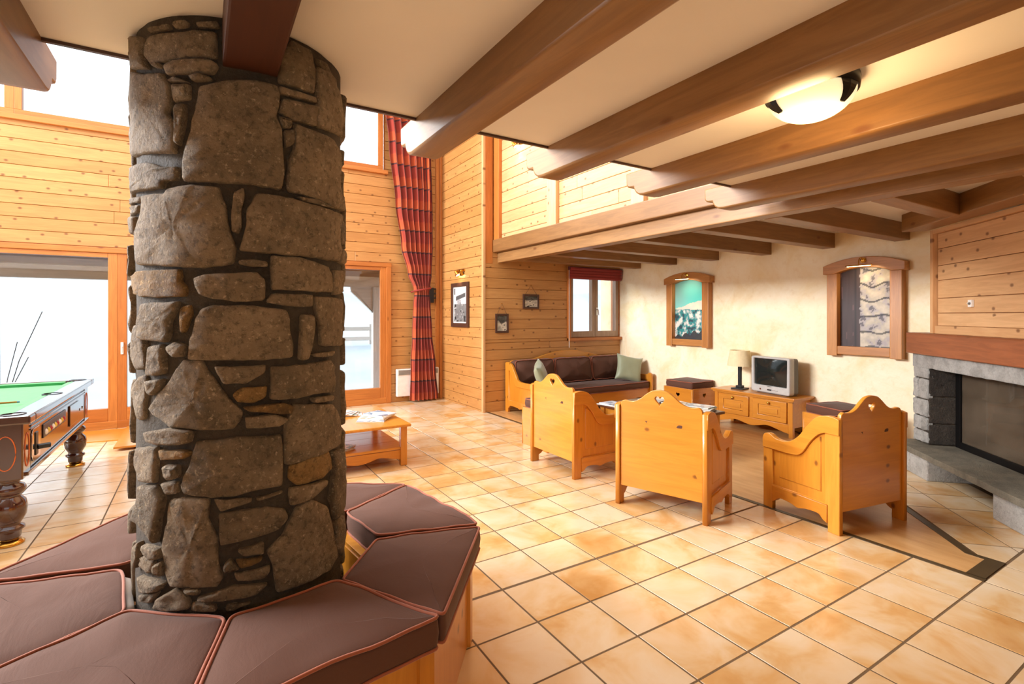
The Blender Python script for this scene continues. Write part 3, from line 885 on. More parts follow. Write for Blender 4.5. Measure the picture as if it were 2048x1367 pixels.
STONES=[
(0,[(-146.8,2.452),(-132.2,2.448),(-130.9,2.433),(-142.4,2.433),(-146.3,2.437)]),
(0,[(-129.6,2.452),(-121.2,2.454),(-121.2,2.436),(-129,2.434)]),
(0,[(-117.6,2.451),(-106.8,2.457),(-106.8,2.439),(-117.1,2.436)]),
(0,[(-150.9,2.408),(-146.8,2.423),(-125.4,2.42),(-107.8,2.426),(-107.8,2.341),(-122,2.336),(-136.3,2.33),(-144.1,2.327),(-150.4,2.363)]),
(0,[(-142.8,2.331),(-136.6,2.324),(-137,2.309),(-142.4,2.319)]),
(0,[(-134.2,2.312),(-127.8,2.328),(-109.3,2.33),(-106.8,2.317),(-109.3,2.287),(-132.9,2.281)]),
(0,[(-133.2,2.263),(-129.6,2.279),(-120.3,2.256),(-131.5,2.257)]),
(0,[(-120.6,2.274),(-114.4,2.282),(-109.3,2.272),(-111.3,2.262),(-119.2,2.26)]),
(0,[(-174.6,2.359),(-150.9,2.305),(-136.3,2.292),(-131.5,2.249),(-130.6,2.188),(-133.2,2.157),(-129,2.131),(-128.1,2.062),(-128.4,2.027),(-169.3,2.053),(-174.5,2.227)]),
(0,[(-130.6,2.251),(-120.6,2.251),(-120.6,2.201),(-129.6,2.195)]),
(0,[(-127.2,2.184),(-122.5,2.186),(-122.8,2.133),(-125.4,2.051),(-127.5,2.052)]),
(0,[(-115.5,2.241),(-104.2,2.265),(-90.1,2.288),(-78.9,2.287),(-77.7,2.248),(-79.4,2.185),(-76.6,2.144),(-76,2.037),(-75.7,1.98),(-77.2,1.933),(-91.7,1.939),(-106.8,1.935),(-123.7,1.937),(-124.3,1.99),(-121.4,2.062),(-117.6,2.169)]),
(0,[(-78.3,2.379),(-71.2,2.465),(-58.9,2.461),(-54.9,2.396),(-56.5,2.311),(-78.3,2.3)]),
(0,[(-78.9,2.285),(-55.7,2.297),(-54.4,2.28),(-77.7,2.263)]),
(0,[(-76,2.251),(-54.9,2.267),(-54.9,2.194),(-70.6,2.185),(-78.6,2.201)]),
(0,[(-54,2.415),(-43,2.431),(-28.5,2.392),(-20.1,2.302),(-22.5,2.229),(-39.1,2.209),(-54,2.196),(-54,2.301)]),
(0,[(-78.3,2.186),(-70.6,2.185),(-70.6,2.158),(-76,2.149)]),
(0,[(-76,2.141),(-69.3,2.157),(-70,2.101),(-74.8,2.082)]),
(0,[(-69.3,2.172),(-58.9,2.173),(-41.7,2.178),(-30.8,2.149),(-29.7,1.972),(-16.2,1.932),(-41.7,1.916),(-58.9,1.926),(-73.1,1.935),(-73.7,1.965),(-72.5,2.042),(-69.3,2.091)]),
(0,[(-55.7,2.446),(-45.3,2.458),(-39.1,2.426),(-51.3,2.419)]),
(0,[(-174.5,2.478),(-153.3,2.434),(-153.3,2.375),(-146.8,2.317),(-169.3,2.355),(-174.5,2.42)]),
(0,[(-174.5,2.016),(-146.8,2.008),(-135.6,1.985),(-126.6,1.982),(-126.6,1.939),(-134.9,1.938),(-135.6,1.913),(-174.4,1.926),(-174.3,1.952)]),
(0,[(-174.5,1.911),(-152.1,1.897),(-153.3,1.88),(-174.5,1.888)]),
(0,[(-174.6,1.88),(-155.2,1.872),(-155.9,1.845),(-173.5,1.849)]),
(0,[(-174.6,1.846),(-159,1.836),(-160.8,1.781),(-174.4,1.783),(-174.5,1.822)]),
(0,[(-152.1,1.897),(-134.2,1.898),(-132.9,1.916),(-118.7,1.923),(-106.8,1.917),(-103.7,1.857),(-103.2,1.807),(-99.2,1.721),(-100.2,1.67),(-115.5,1.654),(-129.6,1.661),(-157.4,1.671),(-164.1,1.746),(-159,1.787),(-153.3,1.843)]),
(0,[(-100,1.909),(-95.2,1.923),(-94.7,1.895),(-96.2,1.853),(-96,1.795),(-97.5,1.769),(-101,1.779),(-100.7,1.855)]),
(0,[(-89.6,1.906),(-78.3,1.912),(-64.7,1.905),(-39.1,1.9),(-30.8,1.898),(-30.8,1.793),(-32.7,1.713),(-58.9,1.712),(-81.1,1.711),(-97.2,1.715),(-93.7,1.797),(-93.7,1.848)]),
(0,[(-68.7,1.919),(-54,1.926),(-40.5,1.911),(-50.4,1.905),(-64.7,1.907)]),
(0,[(-97.5,1.682),(-91.7,1.689),(-83.8,1.683),(-83.8,1.666),(-90.1,1.661),(-97.5,1.669)]),
(0,[(-81.7,1.703),(-66.1,1.708),(-46.4,1.687),(-39.8,1.666),(-39.8,1.59),(-54.9,1.587),(-81.7,1.589)]),
(0,[(-38.4,1.675),(-20.1,1.681),(-16.2,1.596),(-38.4,1.577)]),
(1,[(-174.5,1.636),(-159,1.649),(-126,1.65),(-125.4,1.611),(-122.5,1.589),(-122.5,1.563),(-139.2,1.556),(-165.5,1.572)]),
(0,[(-119,1.622),(-111.3,1.636),(-89.1,1.644),(-85.4,1.623),(-84.6,1.586),(-85.4,1.552),(-94.2,1.544),(-110.3,1.554),(-115.5,1.568),(-117.6,1.593)]),
(0,[(-84.4,1.545),(-81.1,1.574),(-57.7,1.575),(-58.1,1.53),(-73.7,1.531)]),
(0,[(-55.7,1.569),(-22.5,1.568),(-20.1,1.415),(-24.3,1.376),(-51.3,1.386),(-52.2,1.464),(-55.7,1.519)]),
(0,[(-29.7,1.9),(-13.3,1.892),(-13.2,1.796),(-28.5,1.787)]),
(0,[(-28.5,1.769),(-13.3,1.759),(-16.2,1.711),(-31.8,1.71)]),
(0,[(-149.8,1.539),(-126,1.543),(-127.8,1.516),(-131.5,1.477),(-130.9,1.431),(-134.2,1.413),(-155.9,1.421),(-154.6,1.484)]),
(1,[(-125.4,1.527),(-120.3,1.536),(-119.8,1.502),(-123.1,1.445),(-125.4,1.442),(-126,1.495)]),
(0,[(-115.5,1.52),(-109.8,1.534),(-90.6,1.532),(-73.7,1.516),(-72.1,1.487),(-72.5,1.456),(-70,1.398),(-70.6,1.352),(-86.5,1.348),(-96.7,1.351),(-122,1.356),(-121.4,1.395),(-120.3,1.427),(-117.1,1.495)]),
(0,[(-66.1,1.5),(-57.7,1.5),(-57.7,1.434),(-60.4,1.367),(-61.9,1.336),(-66.7,1.342),(-66.1,1.424)]),
(0,[(-145.4,1.397),(-136.3,1.405),(-134.9,1.37),(-134.2,1.309),(-141.6,1.3),(-147.8,1.302),(-145.9,1.353)]),
(0,[(-133.2,1.395),(-128.4,1.413),(-122,1.402),(-123.7,1.367),(-129,1.363),(-132.9,1.384)]),
(0,[(-58.1,1.358),(-36.2,1.361),(-37.7,1.344),(-54,1.342)]),
(0,[(-124.3,1.354),(-115,1.352),(-111.3,1.313),(-105.7,1.261),(-102.2,1.224),(-95.7,1.182),(-96.2,1.156),(-100.7,1.123),(-114.4,1.127),(-130.3,1.134),(-147.8,1.185),(-140,1.232),(-131.5,1.291)]),
(0,[(-108.8,1.334),(-103.2,1.329),(-84.4,1.331),(-85.4,1.305),(-94.2,1.272),(-104.7,1.274),(-106.8,1.301)]),
(0,[(-82.2,1.323),(-66.1,1.323),(-41.7,1.328),(-36.9,1.293),(-39.1,1.201),(-58.9,1.211),(-70,1.205),(-82.7,1.214),(-81.7,1.266)]),
(1,[(-100.7,1.238),(-96.7,1.259),(-83.6,1.26),(-84.4,1.223),(-90.1,1.204),(-98.7,1.212)]),
(1,[(-95.7,1.194),(-76.6,1.197),(-70.6,1.182),(-71.2,1.156),(-79.4,1.163),(-93.7,1.181)]),
(0,[(-58.9,1.199),(-40.5,1.193),(-40.5,1.172),(-56.5,1.179)]),
(0,[(-94.5,1.163),(-81.1,1.164),(-72.5,1.138),(-77.2,1.119),(-94.2,1.122)]),
(0,[(-70,1.185),(-57.3,1.175),(-39.1,1.154),(-28.5,1.098),(-24.3,0.981),(-39.1,0.984),(-71.2,0.975),(-75.1,0.984),(-74.8,1.121)]),
(0,[(-147.8,1.28),(-136.3,1.294),(-136.3,1.265),(-142.4,1.231),(-147.8,1.24)]),
(0,[(-165.5,1.268),(-149.8,1.308),(-147.8,1.265),(-149.8,1.199),(-149.8,1.155),(-155.9,1.143),(-169.3,1.208)]),
(0,[(-148.8,1.112),(-131.5,1.134),(-119.2,1.124),(-120.3,1.085),(-136.3,1.075),(-146.8,1.084)]),
(0,[(-162.9,1.468),(-154.6,1.458),(-149.8,1.396),(-147.8,1.324),(-157.4,1.317),(-169.3,1.346)]),
(0,[(-117.9,1.086),(-98.3,1.096),(-76.9,1.086),(-75.8,0.999),(-76.2,0.91),(-90.4,0.914),(-98.3,0.902),(-111,0.907),(-124.5,0.919),(-125.6,0.949),(-121.1,1.005),(-119.8,1.039)]),
(1,[(-138.5,1.06),(-121.1,1.06),(-119.5,1.048),(-122.5,1.035),(-137.6,1.026)]),
(0,[(-135.1,1.01),(-126.3,1.013),(-126.6,0.97),(-131.1,0.965),(-134.2,0.981)]),
(0,[(-160.9,1.047),(-139.4,1.069),(-139.4,1.017),(-141.3,0.947),(-154.3,0.943),(-162.1,0.983)]),
(1,[(-72.6,0.971),(-60.6,0.981),(-43.1,0.982),(-40.1,0.916),(-50.7,0.891),(-68.1,0.897),(-72.6,0.93)]),
(0,[(-71.9,0.897),(-45.8,0.877),(-45.8,0.862),(-57.9,0.833),(-71.1,0.831),(-72.6,0.87)]),
(0,[(-89.2,0.886),(-76.2,0.894),(-76.2,0.885),(-88.6,0.874)]),
(0,[(-109.8,0.902),(-91.7,0.885),(-91.7,0.874),(-106.1,0.859)]),
(0,[(-106.7,0.851),(-85.4,0.85),(-74.8,0.828),(-73,0.793),(-78.2,0.762),(-85.4,0.754),(-106.1,0.745)]),
(0,[(-132.6,0.896),(-124.5,0.907),(-111,0.9),(-111.9,0.836),(-107.3,0.765),(-107.9,0.692),(-104.9,0.643),(-107.3,0.61),(-121.1,0.614),(-131.8,0.618),(-135.5,0.662),(-135.9,0.748),(-133.4,0.818)]),
(0,[(-68.1,0.816),(-58.8,0.83),(-45.8,0.777),(-38.4,0.657),(-32.6,0.553),(-43.1,0.524),(-78.9,0.546),(-80.9,0.645),(-84.2,0.696),(-76.2,0.735)]),
(0,[(-98.3,0.722),(-85.4,0.734),(-85.4,0.694),(-95.3,0.701)]),
(1,[(-99.5,0.689),(-86.1,0.684),(-86.7,0.67),(-96.5,0.659)]),
(0,[(-104.9,0.677),(-101.3,0.699),(-97.1,0.657),(-104.3,0.657)]),
(0,[(-100.1,0.646),(-82.2,0.643),(-82.2,0.625),(-86.1,0.606),(-98.3,0.622)]),
(0,[(-117.2,0.582),(-98.9,0.606),(-83.5,0.588),(-88,0.566),(-104.9,0.565),(-116,0.568)]),
(0,[(-124.5,0.61),(-116,0.607),(-116,0.59),(-121.8,0.595)]),
(0,[(-139.4,0.572),(-128.8,0.611),(-120.5,0.574),(-121.1,0.544),(-143.3,0.529)]),
(0,[(-103.7,0.549),(-91.7,0.542),(-101.3,0.522),(-103.7,0.529)]),
(0,[(-119.8,0.569),(-108.5,0.555),(-107.9,0.529),(-120.5,0.54)]),
(0,[(-155.9,0.68),(-148.8,0.704),(-141.8,0.687),(-143.3,0.655),(-148.8,0.638),(-155.9,0.649)]),
(0,[(-151.4,0.735),(-137.6,0.738),(-136.7,0.704),(-143.3,0.694),(-151.4,0.709)]),
(0,[(-155.9,0.622),(-141.3,0.631),(-134.2,0.625),(-138.5,0.595),(-154.3,0.567)]),
(0,[(-154.3,0.563),(-138.5,0.591),(-144.3,0.549),(-154.3,0.541)]),
(0,[(-141.8,0.678),(-136.7,0.696),(-136.7,0.644),(-141.3,0.644)]),
(0,[(-154.3,0.93),(-140.3,0.939),(-135.1,0.899),(-138.5,0.823),(-140.3,0.749),(-151.4,0.797),(-160.9,0.805)]),
(0,[(-137.6,0.949),(-126.6,0.962),(-126.6,0.919),(-134.2,0.912)]),
(0,[(-40.1,0.967),(-23.7,0.959),(-13.2,0.81),(-17.6,0.71),(-36.7,0.704),(-43.1,0.796),(-38.4,0.887)]),
(0,[(-36.7,0.693),(-13.4,0.666),(-13.6,0.588),(-23.7,0.521),(-34.7,0.585)]),
(0,[(-165,0.708),(-154.3,0.744),(-155.9,0.68),(-162.1,0.632)]),
]

# ---------------------------------------------------------------- stone column
CX, CYY, CR = 0.154, 2.26, 0.352
col = thing('stone_column', 'round column of rough grey brown stones in dark mortar', 'column', (CX, CYY, 0))
core = []
for k in range(61):
    z = 2.5 * k / 60
    core.append([((CR + 0.005 * fbm(math.cos(a) * 4, math.sin(a) * 4, z * 5)) * math.cos(a), (CR + 0.005 * fbm(math.cos(a) * 4, math.sin(a) * 4, z * 5)) * math.sin(a), z) for a in [2 * math.pi * q / 96 for q in range(96)]])
MB().rings(core).build('mortar_core', MORTAR, col, smooth=True)


def stone_mesh(outline, place, seed, h, jit=0.004, step=0.03):
    """A rough stone: outline in flat (s, z) metres; place(s, z, out) puts a point on the wall surface."""
    area = sum(outline[i - 1][0] * outline[i][1] - outline[i][0] * outline[i - 1][1] for i in range(len(outline)))
    if area < 0:
        outline = outline[::-1]
    o = resample(round_poly(outline, 0.008, 2), step)
    r = random.Random(seed)
    o = [(x + jit * nz(x * 40, z * 40, seed), z + jit * nz(z * 40, x * 40, seed + 9)) for x, z in o]
    cx = sum(p[0] for p in o) / len(o); cz = sum(p[1] for p in o) / len(o)
    size = max(max(abs(p[0] - cx) for p in o), max(abs(p[1] - cz) for p in o))
    rs = []
    for sc, out in ((1.02, -0.03), (1.012, h * 0.35), (max(0.6, 1 - 0.0025 / max(size, 0.01)), h * 0.82), (max(0.5, 1 - 0.012 / max(size, 0.01)), h * 0.98), (0.66, h * 1.02), (0.4, h * 1.0), (0.2, h * 1.02), (0.06, h)):
        ring = []
        for x, z in o:
            px, pz = cx + (x - cx) * sc, cz + (z - cz) * sc
            d = out + (0.007 * fbm(px * 14 + seed, pz * 14) + 0.004 * nz(px * 55, pz * 55, seed) if out > 0 else 0)
            ring.append(place(px, pz, d))
        rs.append(ring)
    return MB().rings(rs, False, True)


def on_column(s, z, d):
    a = s / 0.366; rr = CR + d
    return (rr * math.cos(a), rr * math.sin(a), z)


for n, (ty, q) in enumerate(STONES):
    pts = [(math.radians(a) * 0.366, z) for a, z in q]
    hh = 0.014 + 0.014 * rng.random()
    stone_mesh(pts, on_column, n, hh).build('stone', OCHRE if ty else STONE, col, smooth=True)
# the side of the column away from the camera: stones in rough courses
z = 0.04; n = 200
while z < 2.42:
    hgt = min(rng.uniform(0.10, 0.26), 2.46 - z)
    a = -14.0
    while a < 180:
        wdt = rng.uniform(22, 46)
        if a + wdt > 176: wdt = 184 - a
        p = [(a + 1.5, z + 0.01), (a + wdt - 1.5, z + 0.012 + rng.uniform(0, 0.02)), (a + wdt - 2 - rng.uniform(0, 4), z + hgt - 0.012), (a + 2 + rng.uniform(0, 4), z + hgt - 0.01 - rng.uniform(0, 0.02))]
        stone_mesh([(math.radians(u) * 0.366, v) for u, v in p], on_column, n, 0.014 + 0.012 * rng.random(), step=0.05).build('stone', STONE, col, smooth=True)
        n += 1; a += wdt
    z += hgt

# ---------------------------------------------------------------- ring bench with eight cushions
BX, BY = 0.2, 2.32
bench = thing('ring_bench', 'octagonal pine bench built around the stone column', 'bench', (BX, BY, 0))
oct_ = lambda r, k: (r * math.cos(math.radians(30 + 45 * k)), r * math.sin(math.radians(30 + 45 * k)))
for k in range(8):
    a, b = oct_(0.885, k), oct_(0.885, k + 1); c_, d_ = oct_(0.86, k + 1), oct_(0.86, k)
    MB().prism([a, b, c_, d_], 0.0, 0.41).build('panel', honey('Z'), bench, 0.003)
    a2 = oct_(0.90, k); t1 = oct_(0.90, k + 1); t0 = oct_(0.90, k - 1)
    A = Vector(a2); p1 = A.lerp(Vector(t1), 0.075); p0 = A.lerp(Vector(t0), 0.075)
    i0, i1, ia = p0 * 0.975, p1 * 0.975, A * 0.975
    MB().prism([tuple(p0), tuple(A), tuple(p1), tuple(i1), tuple(ia), tuple(i0)], 0.0, 0.41).build('corner_post', honey('Z'), bench, 0.002)
    e0, e1, f1, f0 = oct_(0.87, k), oct_(0.87, k + 1), oct_(0.43, k + 1), oct_(0.43, k)
    MB().prism([e0, e1, f1, f0], 0.41, 0.43).build('seat_board', honey('X'), bench, 0.002)
    a, b = oct_(0.445, k), oct_(0.445, k + 1); c_, d_ = oct_(0.425, k + 1), oct_(0.425, k)
    MB().prism([a, b, c_, d_], 0.05, 0.41).build('inner_panel', honey('Z'), bench, 0.002)
blab = {0: 'brown bench cushion farthest right behind the column, nearest the coffee table', 7: 'brown piped bench cushion right of the column, pointing at the armchairs', 6: 'brown bench cushion at the front right, second from the picture bottom',
        5: 'large dark brown bench cushion at the bottom, right of its gap', 4: 'brown bench cushion at the bottom left in front of the column', 3: 'brown bench cushion left of the column with puckered inner end and white lining',
        2: 'brown bench cushion behind left, nearest the billiard table leg', 1: 'brown bench cushion behind the column, partly hidden'}
for k in range(8):
    ri, ro = 0.468, 0.945
    pts = [Vector(oct_(ri, k)), Vector(oct_(ro, k)), Vector(oct_(ro, k + 1)), Vector(oct_(ri, k + 1))]
    ctr = sum(pts, Vector((0, 0))) / 4
    pts = [tuple(ctr + (p - ctr) * 0.978) for p in pts]
    # labels follow the cushion's place in the ring
    o = thing('bench_cushion', blab[{0: 0, 1: 1, 2: 2, 3: 3, 4: 4, 5: 5, 6: 6, 7: 7}[k]], 'cushion', (BX, BY, 0.43), 0, 'cushions of the ring bench')
    pd = pad('cover', pts, 0.001, 0.098 + 0.003 * (k % 3), BROWN, o, PIPING, 0.016, 0.012, 0.03, k, 0.04, 0.006, 0.0055)
    o.rotation_euler = (0, 0, math.radians(rng.uniform(-0.8, 0.8)))
    if k == 3:
        a, b = Vector(pts[0]), Vector(pts[3]); nrm = Vector((-(b - a).y, (b - a).x)).normalized()
        q = [a.lerp(b, 0.12) * 1.0, a.lerp(b, 0.9)]
        s_ = -1 if nrm.dot(ctr - a) > 0 else 1
        MB().rings([[(p.x + nrm.x * s_ * d, p.y + nrm.y * s_ * d, zz) for d, zz in ((-0.004, 0.01), (0.022, 0.02), (0.024, 0.07), (-0.004, 0.088))] for p in [q[0].lerp(q[1], t / 6) for t in range(7)]]).build('lining', WHITECLOTH, o, smooth=True)

# ---------------------------------------------------------------- fireplace
fp = thing('fireplace', 'corner fireplace of pale stone with timber mantel and boarded hood', 'fireplace', (FO.x, FO.y, 0), math.radians(-135))
FW = 2.04


def flat_place(x0, y0):
    return lambda s, z, d: (x0 + s, y0 - d, z)


# plinth stones under the slab
for n, (a, b, z0, z1) in enumerate(((0.02, 0.30, 0.0, 0.2), (0.30, 0.60, 0.0, 0.2), (1.448, 1.76, 0.0, 0.2), (1.76, 2.02, 0.0, 0.2))):
    o = box('plinth_block', PALESTONE, fp, a + 0.002, b - 0.002, -0.17, 0.3, z0, z1, 0.012)
box('plinth_back', SOOT, fp, 0.6, 1.448, 0.25, 0.3, 0, 0.2)
# slate slab
sl = [(x, -0.198 + 0.012 * nz(x * 7, 3)) for x in [-0.02 + 2.08 * k / 24 for k in range(25)]] + [(2.06, 0.3), (-0.02, 0.3)]
MB().prism(sl, 0.198, 0.25).build('hearth_slab', SLATE, fp, 0.004)
# pilasters of stones
for side, x0 in ((0, 0.0), (1, FW - 0.26)):
    box('pilaster_core', MORTAR, fp, x0 + 0.015, x0 + 0.245, 0.015, 0.34, 0.25, 1.0)
    zz = 0.255; n = 0
    for hgt in (0.12, 0.14, 0.17, 0.20, 0.115):
        spl = [0.0, 0.26] if n % 2 == 0 else ([0.0, 0.15, 0.26] if n == 1 else [0.0, 0.1, 0.26])
        for u0, u1 in zip(spl, spl[1:]):
            rq = random.Random(n * 7 + side + int(u0 * 100))
            q = [(u0 + 0.006, zz + 0.006), (u1 - 0.006, zz + 0.006 + rq.uniform(0, 0.012)), (u1 - 0.004 - rq.uniform(0, 0.01), zz + hgt - 0.006), (u0 + 0.008, zz + hgt - 0.004 - rq.uniform(0, 0.01))]
            stone_mesh(q, flat_place(x0, 0.014), 400 + n + 20 * side, 0.014 + 0.008 * rq.random(), 0.004, 0.025).build('surround_stone', PALESTONE, fp, smooth=True)
        zz += hgt; n += 1
    # inner and outer cheek of the pilaster
    for face in (0, 1):
        zz = 0.255
        for n, hgt in enumerate((0.20, 0.26, 0.285)):
            xx = (x0 + 0.245) if face == (0 if side == 0 else 1) else (x0 + 0.015)
            inner = face == 0
            xx = (x0 + 0.245 if side == 0 else x0 + 0.015) if inner else (x0 + 0.015 if side == 0 else x0 + 0.245)
            sg = 1 if xx > x0 + 0.1 else -1
            q = [(0.01, zz + 0.006), (0.30, zz + 0.008), (0.30, zz + hgt - 0.006), (0.012, zz + hgt - 0.01)]
            stone_mesh(q, (lambda xx, sg: (lambda s, z, d: (xx + sg * d, s, z)))(xx, sg), 500 + n + 9 * side + 3 * face, 0.014, 0.004, 0.04).build('cheek_stone', SOOT if inner else PALESTONE, fp, smooth=True)
            zz += hgt
# lintel
ln = [(0.0 + FW * k / 30, 0.99 + 0.006 * nz(k * 0.9, 5)) for k in range(31)]
lint = board_mesh('lintel', [(x, z) for x, z in ln] + [(FW, 1.125), (0.0, 1.125)], (), 0.34, 0.006, PLANE_XZ)
o = link('lintel', lint, PALESTONE, fp); o.location = (0, 0.165, 0)
# firebox
YG = 0.235
MB().box(0.26, 1.78, 0.95, 1.0, 0.25, 1.05).box(0.22, 0.26, 0.34, 1.0, 0.25, 1.05).box(1.78, 1.82, 0.34, 1.0, 0.25, 1.05).box(0.26, 1.78, 0.34, 1.0, 1.0, 1.05).build('firebox', SOOT, fp)
box('firebox_floor', SLATE, fp, 0.26, 1.78, 0.25, 1.0, 0.23, 0.256)
for a in ((0.262, 0.33, 0.25, 1.0), (1.71, 1.778, 0.25, 1.0)):
    box('door_frame', BLACKM, fp, a[0], a[1], YG - 0.01, YG + 0.03, a[2], a[3], 0.004)
box('door_frame', BLACKM, fp, 0.33, 1.71, YG - 0.01, YG + 0.03, 0.25, 0.31, 0.004)
box('door_frame', BLACKM, fp, 0.33, 1.71, YG - 0.01, YG + 0.03, 0.96, 1.0, 0.004)
box('fire_pane', FIREGLASS, fp, 0.33, 1.71, YG + 0.008, YG + 0.014, 0.31, 0.96)
for k in range(3):
    MB().tube([(0.7 + 0.12 * k, 0.52 + 0.07 * k, 0.31 + 0.05 * (k == 2)), (1.25 + 0.1 * k, 0.6 - 0.05 * k, 0.32 + 0.06 * (k == 2))], 0.05, 10).build('log', plain('charred_bark', (70, 52, 40), 0.9), fp, smooth=True)
# mantel
mt = [(-0.03 + (FW + 0.06) * k / 24, 1.12 + 0.004 * nz(k * 0.7, 2)) for k in range(25)] + [(FW + 0.03 - (FW + 0.06) * k / 24, 1.325 + 0.003 * nz(k * 0.6, 9)) for k in range(25)]
me = board_mesh('mantel_beam', mt, (), 0.40, 0.01, PLANE_XZ)
o = link('mantel_beam', me, mantelw('X'), fp); o.location = (0, 0.15, 0)
# boarded hood
HX0, HX1, HY = 0.215, FW - 0.2, 0.07
box('hood_core', joinery('X'), fp, HX0 + 0.02, HX1 - 0.02, HY + 0.03, 0.55, 1.325, 2.315)
box('hood_post', hoodpine('Z'), fp, HX0, HX0 + 0.045, HY - 0.03, 0.5, 1.325, 2.315, 0.004); box('hood_post', hoodpine('Z'), fp, HX1 - 0.045, HX1, HY - 0.03, 0.5, 1.325, 2.315, 0.004)
box('hood_rail', hoodpine('X'), fp, HX0 + 0.045, HX1 - 0.045, HY - 0.012, HY + 0.03, 1.325, 1.40, 0.004)
box('hood_rail', hoodpine('X'), fp, HX0 + 0.045, HX1 - 0.045, HY - 0.03, HY + 0.03, 2.275, 2.315, 0.004)
for a, b in ((1.40, 1.52), (1.52, 1.66), (1.66, 1.83), (1.83, 1.97), (1.97, 2.13), (2.13, 2.275)):
    box('hood_board', hoodpine('X'), fp, HX0 + 0.055, HX1 - 0.055, HY + 0.008, HY + 0.032, a + 0.002, b - 0.002, 0.005)
sk = thing('thermostat', 'small white sensor with grey dial on the boarded hood', 'thermostat', tuple(fworld(0.78, HY + 0.006)) + (1.60,), math.radians(-135))
box('plate', WHITEP, sk, -0.025, 0.022, -0.022, 0.0, -0.03, 0.032, 0.003)
MB().lathe([(0.011, 0), (0.011, 0.008), (0.008, 0.012)], 14).xform(Matrix.Translation((0.004, -0.022, 0)) @ Matrix.Rotation(math.pi / 2, 4, 'X')).build('dial', DARKGREYP, sk)
MB().prism([(-0.025, -0.004), (-0.025, 0.012), (-0.05, 0.004)], -0.018, 0.0).xform(Matrix.Translation((0, -0.018, 0)) @ PLANE_XZ).build('arrow_tab', WHITEP, sk)
db = MB().box(-0.02, 3.4, -0.17, 0.04, 2.32, 2.495)
o = db.build('diagonal_beam', beamw('X'), None, 0.008); o.location = (FO.x, FO.y, 0); o.rotation_euler = (0, 0, math.radians(-135))
o.location = tuple(fworld(0.17, 0)) + (0,)
tag(o, 'dark diagonal ceiling beam over the fireplace hood', 'beam')

# ---------------------------------------------------------------- armchairs
def mirror(pts):
    return pts + [(-x, z) for x, z in reversed(pts) if x > 1e-6]


def side_outline(D, hb, hf, leg=0.085, cut=0.10):
    """Side of a chair in (y, z): tall at the back (y<0), S-curve down to a scrolled front."""
    b = D / 2
    top = smooth_path([(-b, hb - 0.012), (-b + 0.04, hb), (-b + 0.10, hb), (-b + 0.17, hb - 0.025), (-b + 0.24, hb - 0.10), (-b + 0.31, hb - 0.19), (-b + 0.39, hf - 0.025), (b - 0.13, hf - 0.03), (b - 0.075, hf - 0.004), (b - 0.04, hf), (b - 0.012, hf - 0.014), (b, hf - 0.045)], 4)
    foot = [(b, 0.0), (b - leg, 0.0)]
    ap = smooth_path([(b - leg, 0.06), (b - leg - 0.03, 0.075), (b - leg - 0.07, 0.105), (0.06, 0.10), (0.0, 0.085), (-0.06, 0.10), (-b + leg + 0.07, 0.105), (-b + leg + 0.03, 0.075), (-b + leg, 0.06)], 3)
    return top + foot + ap + [(-b + leg, 0.0), (-b, 0.0)]


def panel_hole(D, hb, hf, leg=0.085):
    b = D / 2
    top = smooth_path([(-b + leg + 0.02, hb - 0.12), (-b + leg + 0.07, hb - 0.145), (-b + leg + 0.13, hb - 0.21), (-b + leg + 0.20, hf - 0.09), (-b + leg + 0.28, hf - 0.115), (b - leg, hf - 0.115)], 4)
    return top + [(b - leg, 0.19), (-b + leg + 0.02, 0.19)]


def shrink(pts, k):
    cx = sum(p[0] for p in pts) / len(pts); cz = sum(p[1] for p in pts) / len(pts)
    return [(cx + (x - cx) * k, cz + (z - cz) * k) for x, z in pts]


